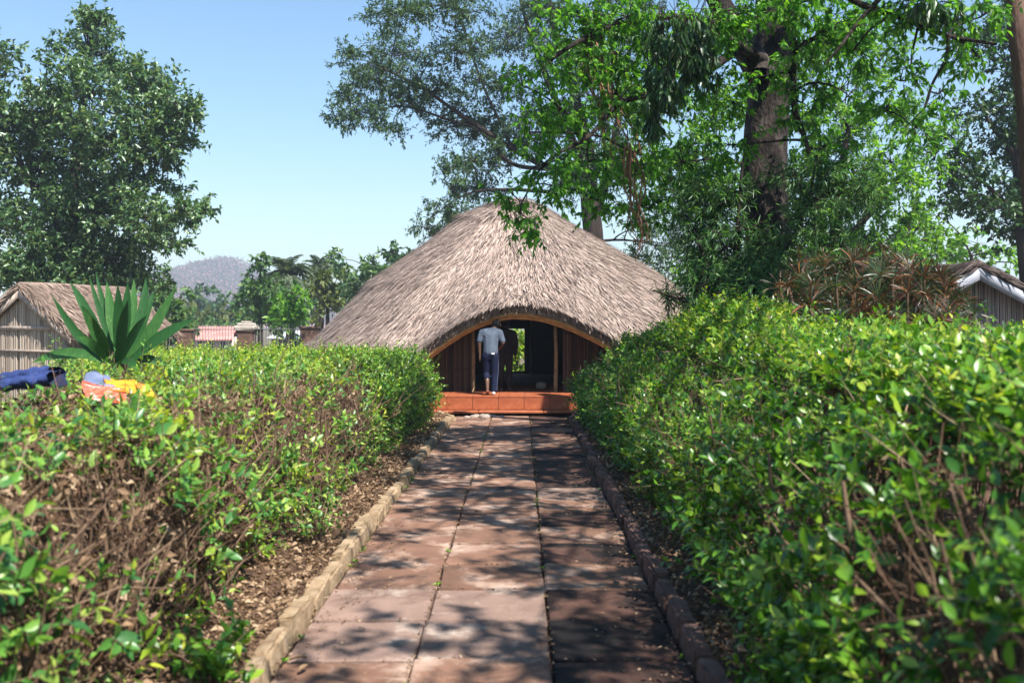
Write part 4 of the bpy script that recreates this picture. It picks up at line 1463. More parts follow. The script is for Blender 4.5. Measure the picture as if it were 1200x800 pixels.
    tree('light_green_tree', 'light green tree with airy crown filling the gap right of the thick trunk', [to_ground(ln([(985, 340, .20), (980, 280, .17), (985, 220, .12), (995, 150, .06)], Y)), ln([(982, 290, .1), (1030, 240, .07), (1060, 200, .03)], Y), ln([(982, 300, .1), (920, 260, .08), (850, 220, .05), (790, 220, .03)], Y), ln([(984, 310, .07), (1040, 290, .04), (1090, 280, .02)], Y)],
         [cl(*c, Y + rng.normal()) for c in C], None, M['bark_dark'], M['leaf_mid'], lai=2.8, L=.14, W=.065, spiky=1, tl=.4, per=10, droop=.35, limb_r=.06)
    # dark tree at the right edge
    Y = 30.0
    C = [(1150, 130, 34, 22), (1185, 90, 36, 32), (1180, 165, 36, 30), (1140, 205, 38, 26), (1195, 225, 38, 32), (1128, 238, 28, 16), (1180, 262, 36, 16), (1112, 170, 16, 14), (1190, 30, 40, 34), (1215, 130, 40, 60), (1150, 60, 22, 18), (1160, 245, 30, 14)]
    tree('dark_tree', 'dense dark green tree filling the right edge behind the slender trunk', [to_ground(ln([(1205, 330, .25), (1200, 250, .21), (1195, 170, .15), (1190, 80, .06)], Y)), ln([(1200, 260, .1), (1160, 220, .06), (1125, 190, .03)], Y), ln([(1197, 190, .09), (1165, 150, .06), (1140, 110, .03)], Y)],
         [cl(*c, Y + rng.normal()) for c in C], None, M['bark_dark'], M['leaf_dark'], lai=2.8, L=.17, W=.085, spiky=2, tl=.4, per=9, limb_r=.06)
    # slender trunk at the right edge; its crown stands over the path outside the frame
    Y = 14.0
    tr = to_ground(ln([(1216, 300, .155), (1208, 200, .15), (1198, 90, .145), (1190, 0, .14), (1184, -90, .12), (1174, -190, .10)], Y))
    top = np.array(tr[-1][:3])
    lim = [tr]
    CC = []
    r = np.random.default_rng(77)
    for k in range(9):
        e = np.array([2.2 + 2.4 * r.random(), -3.5 + 15.0 * (k + r.random() * .6) / 9, 7.2 + 1.6 * r.random()])
        m_ = (top + e) / 2 + np.array([0, 0, .7])
        lim.append([(*(top - np.array([0, 0, .2 + .1 * k])), .05), (*m_, .03), (*e, .012)])
    for k in range(52):
        c = np.array([1.2 + 3.3 * r.random() ** .62, -5.5 + 18.5 * r.random(), 7.0 + 2.0 * r.random()])
        CC.append((c, (.45 + .45 * r.random(), .45 + .5 * r.random(), .35 + .2 * r.random()), .75))
    tree('slender_tree', 'slender straight brown trunk cut by the right edge of the picture', lim, CC, None, M['bark_red'], M['leaf_mid'], lai=1.7, L=.15, W=.07, tl=.4, per=9, limb_r=.05)


big_trees()


# ------------------------------------------------------------------ far side: fence, houses, trees, hill
def far_things():
    Y = 40.0
    s = Y / F
    labs = ['dark brown fence pillar left of the pale capped one', 'dark brown fence pillar with a pale stone cap', 'dark brown fence pillar beside the left eave of the thatched hut']
    xs = []
    for k, (px, py, w, cap) in enumerate(((218, 388, 17, False), (289, 389, 18, True), (363, 385, 19, False))):
        c = at(px, py, Y)
        t = thing('fence_pillar', labs[k], 'fence pillar', (c[0], Y, 0), 0, 'fence pillars')
        h = c[2]
        b = mesh_obj('pillar_body', bevel_box('pillar_body', (w * s, w * s, h), .02, M['brick_pillar']), t)
        b.location = (0, 0, h / 2)
        b = mesh_obj('pillar_cap', bevel_box('pillar_cap', (w * s * 1.16, w * s * 1.16, .09), .02, M['brick_pillar']), t)
        b.location = (0, 0, h + .045)
        if cap:
            for z, ww, hh in ((.17, 1.45, .16), (.31, 1.1, .12), (.40, .7, .07)):
                b = mesh_obj('cap_stone', bevel_box('cap_stone', (w * s * ww * .92, w * s * ww * .92, hh), .035, M['stone_cap'], .012, 2), t)
                b.location = (0, 0, h + z)
        xs.append(c[0])
    xs = [xs[0] - 2.6] + xs
    for a, b_, lab in ((xs[0], xs[1], 'thin metal railing left of the first brown pillar'), (xs[1], xs[2], 'thin metal railing between the two pillars in front of the red roof'), (xs[2], xs[3], 'thin metal railing between the capped pillar and the hut')):
        t = thing('railing', lab, 'railing', ((a + b_) / 2, Y, 0), 0, 'railing panels between the pillars')
        g = Geo()
        xx = np.arange(a + .32, b_ - .30, .115) - (a + b_) / 2
        n = len(xx)
        P = np.stack([np.stack([xx, np.zeros(n), np.full(n, .1)], -1), np.stack([xx, np.zeros(n), np.full(n, 2.02)], -1)], 1)
        tubes(g, P, .013, 5)
        g.build('bar', M['rail'], t, kind='stuff')
        for z in (.3, 1.8):
            g = Geo()
            box(g, (0, 0, z), (b_ - a - .55, .03, .04))
            g.build('rail', M['rail'], t)
    # house with the red roof
    Yh = 62.0
    c0, c1 = at(226, 384, Yh), at(272, 384, Yh)
    w = c1[0] - c0[0]
    t = thing('red_roofed_house', 'low house with a pinkish red metal roof beyond the railing', 'house', ((c0[0] + c1[0]) / 2, Yh, 0), R(8))
    g = Geo()
    box(g, (0, 2, .6), (w * .94, 3.6, 1.2))
    g.build('wall', M['wall_pale'], t)
    g = Geo()
    n = 60
    u = np.linspace(-w / 2, w / 2, n)
    z0 = .028 * np.sin(np.arange(n) * math.pi / 2)
    V = np.concatenate([np.stack([u, np.full(n, -.2), 1.05 + z0], -1), np.stack([u * .96, np.full(n, 2.0), 1.88 + z0], -1), np.stack([u, np.full(n, 4.2), 1.05 + z0], -1)])
    V2 = V - np.array([0, 0, .05])
    i = np.arange(3 * n).reshape(3, n)
    q = np.concatenate([np.stack([i[a, :-1], i[a, 1:], i[a + 1, 1:], i[a + 1, :-1]], -1) for a in (0, 1)])
    g.add(V, q)
    g.add(V2, q[:, ::-1])
    g.build('roof', M['roof_red'], t)
    for k in range(3):
        g = Geo()
        box(g, (-w * .3 + k * w * .28, .17, .75), (.45, .06, .5))
        wi = g.build('window', M['wall_white'], t)
        g = Geo()
        box(g, (-w * .3 + k * w * .28, .13, .75), (.36, .05, .4))
        g.build('pane', M['pane'], wi)
    # white building
    c0, c1 = at(318, 390, Yh), at(356, 390, Yh)
    w = c1[0] - c0[0]
    t = thing('white_building', 'low white building with a row of dark windows beside the hut eave', 'building', ((c0[0] + c1[0]) / 2, Yh, 0))
    g = Geo()
    box(g, (0, 1.6, .6), (w, 3.2, 1.2))
    g.build('wall', M['wall_white'], t)
    g = Geo()
    V = np.array([[-w / 2 - .2, -.35, 1.18], [w / 2 + .2, -.35, 1.18], [w / 2 + .2, 3.4, 1.62], [-w / 2 - .2, 3.4, 1.62]])
    g.add(np.concatenate([V, V - np.array([0, 0, .09])]), np.array([[0, 1, 2, 3], [7, 6, 5, 4], [0, 4, 5, 1], [1, 5, 6, 2], [2, 6, 7, 3], [3, 7, 4, 0]]))
    g.build('roof', M['wall_white'], t)
    nw = 6
    for k in range(nw):
        g = Geo()
        box(g, (-w / 2 + w * (k + .5) / nw, -.012, .78), (w / nw * .82, .05, .52))
        wi = g.build('window', M['rail'], t)
        g = Geo()
        box(g, (-w / 2 + w * (k + .5) / nw, -.03, .78), (w / nw * .7, .05, .42))
        g.build('pane', M['pane'], wi)
    # tree row beyond the fence
    row = [
        ('small_tree', 'dark leafy tree with bare twigs left of the palm', 52, [(302, 325, 12, 20), (296, 352, 16, 22), (312, 375, 24, 20), (316, 335, 12, 20), (290, 378, 14, 18), (322, 358, 16, 22), (308, 312, 7, 10), (300, 340, 16, 22)], [(305, 395, .16), (305, 340, .08), (306, 300, .03)], 'leaf_far', 2.6),
        ('small_tree', 'round bright green tree below the palm', 50, [(345, 350, 18, 14), (338, 372, 22, 16), (352, 372, 16, 16), (330, 360, 12, 12)], [(343, 400, .14), (343, 360, .06)], 'leaf_mid', 3.2),
        ('small_tree', 'flat topped olive tree right of the palm', 58, [(372, 328, 18, 9), (392, 332, 20, 10), (380, 348, 22, 14), (368, 362, 14, 14), (400, 350, 18, 14)], [(384, 400, .16), (383, 345, .07)], 'leaf_olive', 2.4),
        ('small_tree', 'open grey green tree above the left slope of the thatched roof', 54, [(398, 304, 16, 9), (420, 318, 18, 12), (440, 312, 16, 12), (415, 338, 22, 13), (445, 332, 20, 12), (430, 350, 26, 14), (460, 318, 12, 12), (404, 325, 14, 10)], [(428, 400, .18), (428, 345, .1), (425, 310, .04)], 'leaf_left', 2.0),
        ('small_tree', 'dark green tree just left of the hut apex slope', 60, [(466, 296, 14, 8), (478, 300, 14, 12), (470, 315, 18, 12), (490, 300, 14, 14)], [(476, 400, .16), (474, 310, .07)], 'leaf_dark', 2.6),
        ('small_tree', 'light green tree right behind the reed hut roof', 44, [(190, 330, 18, 16), (205, 350, 22, 18), (185, 365, 26, 16), (215, 372, 20, 16), (165, 345, 20, 18), (195, 385, 30, 14)], [(192, 400, .16), (192, 340, .06)], 'leaf_far', 2.8),
        ('small_tree', 'bluish hazy tree below the hill left of centre', 130, [(232, 345, 20, 13), (222, 362, 22, 14), (242, 362, 18, 14), (234, 378, 26, 10)], [(232, 395, .3), (232, 350, .12)], 'leaf_blue', 2.6),
        ('small_tree', 'bluish hazy tree below the hill beside the palm row', 120, [(272, 352, 14, 9), (266, 366, 16, 12), (280, 366, 12, 14), (256, 380, 20, 8), (270, 382, 18, 8)], [(270, 395, .3), (270, 360, .1)], 'leaf_blue', 2.6),
        ('small_tree', 'pale hazy green tree in front of the bluish ones', 75, [(248, 385, 20, 9), (230, 392, 18, 8), (266, 390, 16, 7), (205, 388, 16, 10)], [(245, 400, .2), (245, 385, .1)], 'leaf_far', 2.4),
        ('small_tree', 'wide soft green tree far behind the palm and the round tree', 84, [(300, 350, 22, 14), (330, 346, 24, 14), (362, 350, 24, 14), (345, 366, 30, 14), (310, 372, 26, 14)], [(332, 400, .25), (332, 350, .1)], 'leaf_far', 3.0),
        ('small_tree', 'wide soft green tree far behind the roof slope left of the hut', 88, [(395, 335, 24, 14), (425, 330, 24, 14), (455, 322, 24, 14), (410, 352, 30, 14), (480, 312, 22, 14), (445, 345, 26, 14)], [(420, 400, .25), (425, 340, .1)], 'leaf_far', 3.0),
        ('small_tree', 'wide dull green tree far behind the red roofed house', 95, [(205, 366, 24, 12), (235, 374, 24, 12), (262, 378, 22, 10), (285, 370, 18, 12)], [(238, 400, .2), (238, 378, .1)], 'leaf_olive', 2.6),
        ('small_tree', 'light feathery tree above the grey shed at the right', 40, [(1090, 250, 24, 14), (1110, 275, 26, 16), (1145, 285, 26, 14), (1175, 295, 24, 16), (1195, 310, 20, 16), (1130, 300, 26, 12)], [(1140, 360, .14), (1138, 300, .07)], 'leaf_mid', 1.4),
        ('small_tree', 'thin young tree with pale leaves right of the light green tree', 34, [(1100, 300, 20, 14), (1095, 325, 20, 14), (1085, 280, 14, 10)], [(1100, 370, .08), (1098, 300, .04)], 'leaf_far', 1.6),
    ]
    for nm, lab, Yt, C, trunk, mt, lai in row:
        tree(nm, lab, [to_ground(ln(trunk, Yt))], [cl(*c, Yt + rng.normal() * Yt * .01) for c in C], None, M['bark_dark'], M[mt], lai=lai, L=.0065 * Yt, W=.0034 * Yt, tl=.008 * Yt, per=8, group='trees beyond the railing' if lab.find('shed') < 0 and lab.find('thin young') < 0 else None, limb_r=.06, sides=7)
    # palms
    def palm(px, py, Yp, lab, n=18, Lp=.85, sc=1.0):
        c = at(px, py, Yp)
        t = thing('palm_tree', lab, 'palm tree', (c[0], Yp, 0), 0, 'palms beyond the railing')
        g = Geo()
        tubes(g, np.array([[[0, 0, 0], [.1, 0, c[2] * .5], [0, 0, c[2]]]]), np.array([[.2, .15, .13]]), 8)
        g.build('trunk', M['bark_dark'], t, True)
        r = np.random.default_rng(int(px))
        me = []
        for v in range(3):
            g = Geo()
            L_ = Lp * sc
            tt = np.linspace(0, 1, 8)
            mid = np.stack([tt * L_ * .85, np.zeros(8), .35 * L_ * np.sin(tt * 2.2) - .35 * L_ * tt ** 2], -1)
            tubes(g, mid[None], np.linspace(.02, .005, 8)[None], 4)
            k = 26
            ti = np.linspace(.18, 1, k)
            P = np.stack([np.interp(ti, tt, mid[:, a]) for a in range(3)], -1)
            for sd in (-1, 1):
                D = np.stack([np.full(k, .55), np.full(k, sd * 1.0), np.full(k, -.45)], -1) + r.normal(size=(k, 3)) * .12
                ll = L_ * .33 * np.sin(np.clip(ti * 2.6, .5, 2.7))
                leaves(g, P, D, np.tile([[0, 0, 1.]], (k, 1)), ll, np.full(k, .06 * sc), False, .1, .2)
            me.append(g.mesh('frond', M['leaf_palm']))
        for k in range(n):
            o = mesh_obj('frond', me[k % 3], t)
            o.location = (0, 0, c[2])
            o.rotation_euler = (0, R(-66 + 118 * ((k * 7) % n) / n), k * 2.4)
    palm(337, 326, 56, 'large drooping grey green palm, tallest of the row beyond the railing', 38, 1.35, 1.25)
    palm(375, 318, 60, 'smaller palm behind the olive tree right of the large palm', 16, 1.1, 1.2)
    # bare pole like dead stem beside the palm
    # hill
    Yr = 900.0
    prof = [(-200, 372), (-60, 362), (60, 352), (130, 342), (185, 326), (205, 318), (222, 312), (240, 308), (262, 304), (280, 306), (296, 314), (330, 330), (380, 345), (450, 358), (560, 368), (700, 374), (900, 378), (1300, 379)]
    px = np.array([p[0] for p in prof], float)
    pz = np.array([CAM_Z + (380 - p[1]) / F * Yr for p in prof])
    xs = np.linspace(-630, 520, 200)
    rz = np.interp(xs, (px - 611) / F * Yr, pz)
    vs = np.concatenate([np.linspace(0, 1, 16), np.linspace(1.08, 1.6, 6)])
    X, V = np.meshgrid(xs, vs)
    Yg = Yr - 330 + 330 * V
    sl = np.where(V <= 1, (V ** 1.25), np.maximum(0, 1 - (V - 1) * 1.7))
    Z = rz[None] * sl
    P = np.stack([X, Yg, Z], -1)
    P[..., 2] += snoise(P, .012, 91) * 3.0 * np.clip(sl, 0, 1) * (V < 1) - .2
    i = np.arange(X.size).reshape(X.shape)
    g = Geo()
    g.add(P, np.stack([i[:-1, :-1], i[:-1, 1:], i[1:, 1:], i[1:, :-1]], -1).reshape(-1, 4))
    hill = g.build('hill', M['hill'], None, True)
    hill['kind'] = 'structure'
    # scrub and trees over the hill
    n = 7000
    x = -430 + 330 * rng.random(n)
    v = .15 + .86 * rng.random(n) ** .8
    z = np.interp(x, xs, rz) * v ** 1.25
    c = np.stack([x, Yr - 330 + 330 * v, z], -1)
    per = 10
    Q = np.repeat(c, per, 0) + rng.normal(size=(n * per, 3)) * np.array([1.5, 1.5, .9]) + np.array([0, 0, 1.2])
    g = Geo()
    leaves(g, Q, unit(len(Q)), nrm(np.array([[0, 0, 1.]]) + rng.normal(size=Q.shape) * .8), 2.0 + 1.4 * rng.random(len(Q)), 1.3, False)
    g.build('hill_scrub', M['scrub'], kind='stuff')


far_things()


# shrubs seen through the back doorway of the hut
def back_bush():
    Y = 36.5
    C = [(604, 395, 16, 10), (612, 412, 14, 14), (598, 425, 14, 14), (608, 440, 16, 10), (585, 405, 12, 16), (630, 410, 14, 20)]
    tree('garden_bush', 'sunlit green bush seen through the opening in the back of the hut', [[(*at(606, 440, Y)[:2], 0, .05), (*at(606, 420, Y), .03)]], [cl(*c, Y + rng.normal() * .3) for c in C], None, M['bark_dark'], M['hedge_yellow'], cat='bush', lai=3.5, L=.13, W=.07, tl=.2, per=8, limb_r=.03, sides=6)


back_bush()


# ------------------------------------------------------------------ people
def hull_set(name, parts, voxel, mat, parent, smooth_it=4, cut=None):
    """parts: lists of (x,y,z,r[,sx,sy,sz]) spheres; each list becomes a convex hull, all fused into one skin"""
    bm = bmesh.new()
    for sp in parts:
        b = bmesh.new()
        for q in sp:
            m_ = bmesh.ops.create_icosphere(b, subdivisions=2, radius=q[3])
            sc = q[4:7] if len(q) > 4 else (1, 1, 1)
            for v in m_['verts']:
                v.co = Vector((v.co.x * sc[0] + q[0], v.co.y * sc[1] + q[1], v.co.z * sc[2] + q[2]))
        r_ = bmesh.ops.convex_hull(b, input=b.verts)
        dead = [e for e in r_['geom_interior'] if isinstance(e, bmesh.types.BMVert)]
        bmesh.ops.delete(b, geom=dead, context='VERTS')
        tmp = bpy.data.meshes.new('tmp')
        b.to_mesh(tmp)
        b.free()
        bm.from_mesh(tmp)
        bpy.data.meshes.remove(tmp)
    me = bpy.data.meshes.new(name)
    bm.to_mesh(me)
    bm.free()
    o = bpy.data.objects.new(name, me)
    COL.objects.link(o)
    md = o.modifiers.new('remesh', 'REMESH')
    md.mode = 'VOXEL'
    md.voxel_size = voxel
    md.use_smooth_shade = True
    sm = o.modifiers.new('smooth', 'SMOOTH')
    sm.factor = .5
    sm.iterations = smooth_it
    dg = bpy.context.evaluated_depsgraph_get()
    me2 = bpy.data.meshes.new_from_object(o.evaluated_get(dg))
    o.modifiers.clear()
    o.data = me2
    me2.name = name
    if cut:
        b = bmesh.new()
        b.from_mesh(me2)
        for co, no in cut:
            bmesh.ops.bisect_plane(b, geom=b.verts[:] + b.edges[:] + b.faces[:], plane_co=co, plane_no=no, clear_outer=True)
        b.to_mesh(me2)
        b.free()
    me2.materials.clear()
    me2.materials.append(mat)
    o.parent = parent
    return o


def limb(a, b, ra, rb):
    return [(*a, ra), (*b, rb)]


def hand(parts, w, d, side, curl=.35):
    """palm below wrist w pointing along d, five fingers slightly curled"""
    w, d = np.array(w, float), nrm(np.array(d, float))
    fw = np.array([0, 1.0, 0])
    sx = nrm(np.cross(d, fw))
    fw = np.cross(sx, d)
    p1 = w + d * .085
    parts.append([(*(w + d * .01), .024), (*(p1 + fw * .028), .016), (*(p1 - fw * .028), .016)])
    for k, (off, L_) in enumerate(((.032, .066), (.011, .076), (-.011, .070), (-.031, .054))):
        b = p1 + fw * off
        m_ = b + d * L_ * .55 + sx * side * .006
        e = m_ + nrm(d * (1 - curl) + sx * -side * curl) * L_ * .5
        parts.append(limb(b, m_, .0095, .0088))
        parts.append(limb(m_, e, .0088, .0075))
    t0 = w + d * .035 + fw * .025
    t1 = t0 + nrm(d * .6 + fw * .8) * .04
    t2 = t1 + nrm(d * .9 + fw * .35) * .03
    parts.append(limb(t0, t1, .012, .010))
    parts.append(limb(t1, t2, .010, .0085))


def head(parts, c, face, r_=.098):
    """skull, jaw, nose, ears and brow around c looking along face"""
    c, f = np.array(c, float), nrm(np.array(face, float))
    s = nrm(np.cross(f, np.array([0, 0, 1.0])))
    u = np.cross(s, f)
    parts.append([(*(c + u * .02 - f * .015), r_ * .95), (*(c + u * .015 + f * .02), r_ * .86)])
    parts.append([(*(c - u * .03 + f * .02), r_ * .72), (*(c - u * .095 + f * .06), .035)])
    parts.append(limb(c + f * .098 + u * .005, c + f * .112 - u * .028, .011, .015))
    parts.append(limb(c + f * .092 - u * .055 - s * .018, c + f * .092 - u * .055 + s * .018, .011, .011))
    parts.append(limb(c + f * .088 + u * .03 - s * .03, c + f * .088 + u * .03 + s * .03, .012, .012))
    for k in (-1, 1):
        parts.append([(*(c + s * k * .095 + u * .015), .014), (*(c + s * k * .098 - u * .022), .012), (*(c + s * k * .102 - f * .012 + u * .005), .012)])


def face_bits(c, face, parent):
    c, f = np.array(c, float), nrm(np.array(face, float))
    s = nrm(np.cross(f, np.array([0, 0, 1.0])))
    u = np.cross(s, f)
    for k in (-1, 1):
        bm = bmesh.new()
        bmesh.ops.create_uvsphere(bm, u_segments=10, v_segments=8, radius=.012)
        me = bpy.data.meshes.new('eye')
        bm.to_mesh(me)
        bm.free()
        me.materials.append(M['shoe_white'])
        o = mesh_obj('eye', me, parent)
        o.location = Vector(c + f * .089 + u * .008 + s * k * .033)


def person_one():
    x = (575 - 611) / F * 22.05
    root = thing('person', 'person in a grey blue T-shirt and navy trousers stepping into the hut, seen from behind', 'person', (x, 22.10, .435))
    hc, fc = (.12, .19, 1.555), (.25, 1, -.35)
    P = [[(0, .0, .92, .135, 1.15, .85, 1), (0, .02, 1.06, .125, 1.1, .8, 1)], [(0, .02, 1.06, .12, 1.1, .8, 1), (0, .07, 1.28, .13, 1.2, .8, 1)], [(-.15, .09, 1.39, .07), (.15, .09, 1.39, .07), (0, .07, 1.28, .13, 1.2, .8, 1)],
         limb((.04, .11, 1.42), (.09, .15, 1.50), .06, .055),
         limb((-.20, .09, 1.385), (-.255, .05, 1.13), .052, .042), limb((-.255, .05, 1.13), (-.245, .08, .88), .041, .027),
         limb((.20, .09, 1.385), (.27, .03, 1.15), .052, .042), limb((.27, .03, 1.15), (.20, .22, 1.02), .041, .027),
         limb((-.09, 0, .88), (-.10, .09, .49), .085, .056), limb((-.10, .09, .49), (-.075, -.02, .30), .056, .052), limb((-.075, -.02, .30), (-.07, -.09, .12), .052, .034),
         limb((.09, 0, .88), (.085, .03, .48), .085, .056), limb((.085, .03, .48), (.07, .0, .28), .056, .052), limb((.07, .0, .28), (.065, -.01, .09), .052, .034),
         limb((-.07, -.09, .10), (-.07, .03, .045), .035, .03), limb((.065, -.02, .05), (.07, .14, .035), .035, .03)]
    hand(P, (-.245, .08, .87), (.02, .1, -1), -1)
    hand(P, (.20, .22, 1.02), (-.5, .8, -.15), 1)
    head(P, hc, fc)
    body = hull_set('body', P, .011, M['skin'], root, 3)
    face_bits(hc, fc, root)
    hp = nrm(np.array(fc))
    hull_set('hair', [[(hc[0], hc[1] - .022, hc[2] + .035, .101), (hc[0] + .005, hc[1] + .02, hc[2] + .05, .088)]], .011, M['hair'], root, 2, [((hc[0], hc[1], hc[2] - .02), (0, .5, -1))])
    S = [[(0, .0, .95, .148, 1.18, .88, 1), (0, .02, 1.06, .145, 1.15, .85, 1)], [(0, .02, 1.06, .142, 1.15, .85, 1), (0, .07, 1.28, .15, 1.22, .86, 1)], [(-.165, .09, 1.39, .082), (.165, .09, 1.39, .082), (0, .07, 1.28, .148, 1.22, .86, 1), (.03, .11, 1.43, .07)],
         limb((-.20, .09, 1.385), (-.25, .06, 1.20), .074, .068), limb((.20, .09, 1.385), (.262, .045, 1.20), .074, .068)]
    hull_set('shirt', S, .014, M['shirt'], root, 3, [((0, 0, .90), (0, 0, -1))])
    T = [[(0, 0, .93, .142, 1.15, .88, 1), (-.085, 0, .84, .105), (.085, 0, .84, .105)], limb((-.09, 0, .86), (-.10, .09, .49), .105, .078), limb((-.10, .09, .49), (-.088, .03, .39), .080, .074),
         limb((.09, 0, .86), (.085, .03, .48), .105, .078), limb((.085, .03, .48), (.068, -.005, .10), .078, .066)]
    tr = hull_set('trousers', T, .014, M['trousers'], root, 2, [((0, 0, .985), (0, 0, 1))])
    g = Geo()
    p = np.array([[.175, -.03, .88], [.172, -.02, .70], [.166, .0, .50], [.145, -.02, .30], [.138, -.03, .10]])
    tubes(g, smooth_line(p, 4)[None], .005, 6)
    g.build('side_stripe', M['cloth_grey'], tr, True)
    g = Geo()
    box(g, (.05, -.138, .915), (.075, .012, .035))
    g.build('shirt_hem', M['white_cloth'], tr)
    hull_set('shoe', [[(-.07, -.10, .085, .044), (-.07, .0, .045, .042), (-.07, .055, .035, .034)]], .012, M['shoe'], root, 2)
    hull_set('shoe', [[(.065, -.045, .042, .042), (.068, .06, .042, .043), (.072, .15, .032, .034)]], .012, M['shoe_white'], root, 2)


def person_two():
    Y = 23.5
    x = (592 - 611) / F * Y
    root = thing('person', 'person in a dark jacket standing in shadow just inside the hut doorway', 'person', (x, Y, .43))
    hc, fc = (.0, .05, 1.52), (-.15, 1, -.2)
    P = [[(0, 0, .92, .14, 1.15, .85, 1), (0, .01, 1.06, .13, 1.1, .8, 1)], [(0, .01, 1.06, .13, 1.1, .8, 1), (0, .03, 1.25, .14, 1.2, .8, 1)], [(-.16, .03, 1.36, .07), (.16, .03, 1.36, .07), (0, .03, 1.25, .14, 1.2, .8, 1)], limb((0, .03, 1.38), (0, .04, 1.46), .06, .055),
         limb((-.20, .03, 1.35), (-.25, .02, 1.09), .054, .044), limb((-.25, .02, 1.09), (-.24, .07, .85), .042, .028), limb((.20, .03, 1.35), (.25, .02, 1.09), .054, .044), limb((.25, .02, 1.09), (.24, .07, .85), .042, .028),
         limb((-.09, 0, .88), (-.1, .02, .47), .09, .058), limb((-.1, .02, .47), (-.1, -.01, .08), .058, .036), limb((.09, 0, .88), (.1, .02, .47), .09, .058), limb((.1, .02, .47), (.1, -.01, .08), .058, .036),
         limb((-.1, -.02, .05), (-.11, .14, .035), .036, .03), limb((.1, -.02, .05), (.11, .14, .035), .036, .03)]
    hand(P, (-.24, .07, .84), (.02, .1, -1), -1)
    hand(P, (.24, .07, .84), (-.02, .1, -1), 1)
    head(P, hc, fc)
    hull_set('body', P, .011, M['skin'], root, 3)
    face_bits(hc, fc, root)
    hull_set('hair', [[(hc[0], hc[1] - .02, hc[2] + .035, .102), (hc[0], hc[1] + .02, hc[2] + .05, .088)]], .011, M['hair'], root, 2, [((hc[0], hc[1], hc[2] - .02), (0, .5, -1))])
    S = [[(0, 0, .84, .165, 1.2, .9, 1), (0, .01, 1.06, .155, 1.15, .88, 1)], [(0, .01, 1.06, .155, 1.15, .88, 1), (0, .03, 1.25, .16, 1.25, .88, 1)], [(-.17, .03, 1.355, .085), (.17, .03, 1.355, .085), (0, .03, 1.25, .158, 1.22, .88, 1), (0, .03, 1.42, .07)],
         limb((-.20, .03, 1.35), (-.255, .02, 1.09), .078, .066), limb((-.255, .02, 1.09), (-.242, .065, .88), .064, .052), limb((.20, .03, 1.35), (.255, .02, 1.09), .078, .066), limb((.255, .02, 1.09), (.242, .065, .88), .064, .052)]
    hull_set('jacket', S, .014, M['jacket'], root, 3, [((0, 0, .78), (0, 0, -1))])
    T = [[(0, 0, .90, .145, 1.15, .88, 1), (-.085, 0, .82, .105), (.085, 0, .82, .105)], limb((-.09, 0, .84), (-.1, .02, .47), .105, .08), limb((-.1, .02, .47), (-.1, -.01, .09), .08, .07), limb((.09, 0, .84), (.1, .02, .47), .105, .08), limb((.1, .02, .47), (.1, -.01, .09), .08, .07)]
    hull_set('trousers', T, .014, M['jacket'], root, 2)
    for sx in (-1, 1):
        hull_set('shoe', [[(sx * .1, -.045, .042, .043), (sx * .105, .06, .042, .043), (sx * .11, .15, .032, .034)]], .012, M['shoe'], root, 2)


person_one()
person_two()


def bundle():
    Y = 24.2
    c = at(634, 446, Y)
    r = np.random.default_rng(2)
    bm = bmesh.new()
    bmesh.ops.create_icosphere(bm, subdivisions=4, radius=.105)
    for v in bm.verts:
        p = np.array(v.co)
        d = 1 + .22 * float(snoise(p[None], 3.2, 5)[0]) + .10 * float(snoise(p[None], 8, 6)[0])
        v.co = Vector((p[0] * d * 1.3, p[1] * d, max(-.085, p[2] * d)))
    me = bpy.data.meshes.new('cloth_bundle')
    bm.to_mesh(me)
    bm.free()
    me.materials.append(M['cement'])
    for p in me.polygons:
        p.use_smooth = True
    o = mesh_obj('cloth_bundle', me)
    o.location = (c[0], Y, .52)
    tag(o, 'crumpled pale cloth bundle on the dark hut floor left of the pole', 'bundle')


bundle()


# ------------------------------------------------------------------ clothes drying on the left hedge
def drape(g, corners, seed, nu=26, nv=14, amp=.035, sag=.0, thick=.006):
    """crumpled sheet between four corners (a,b along u; d,c opposite)"""
    a, b, c, d = [np.asarray(q, float) for q in corners]
    u = np.linspace(0, 1, nu)
    v = np.linspace(0, 1, nv)
    U, V = np.meshgrid(u, v)
    P = (a * ((1 - U) * (1 - V))[..., None] + b * (U * (1 - V))[..., None] + c * (U * V)[..., None] + d * ((1 - U) * V)[..., None])
    h = snoise(P, 1.6, seed) * amp + snoise(P * np.array([1, 2.2, 1]), 3.6, seed + 1) * amp * .5
    edge = 1 + .0 * U
    P[..., 2] += h * edge + sag * np.sin(V * np.pi)
    P[..., 0] += snoise(P, 2.0, seed + 2) * .02
    P[..., 1] += snoise(P, 2.0, seed + 3) * .03
    n = nu * nv
    i = np.arange(n).reshape(nv, nu)
    j = i + n
    q = [np.stack([i[:-1, :-1], i[:-1, 1:], i[1:, 1:], i[1:, :-1]], -1).reshape(-1, 4), np.stack([j[:-1, :-1], j[1:, :-1], j[1:, 1:], j[:-1, 1:]], -1).reshape(-1, 4),
         np.stack([i[0, :-1], j[0, :-1], j[0, 1:], i[0, 1:]], -1), np.stack([i[-1, 1:], j[-1, 1:], j[-1, :-1], i[-1, :-1]], -1), np.stack([i[1:, 0], j[1:, 0], j[:-1, 0], i[:-1, 0]], -1), np.stack([i[:-1, -1], j[:-1, -1], j[1:, -1], i[1:, -1]], -1)]
    g.add(np.concatenate([P.reshape(-1, 3), P.reshape(-1, 3) - np.array([0, 0, thick])]), np.concatenate(q))


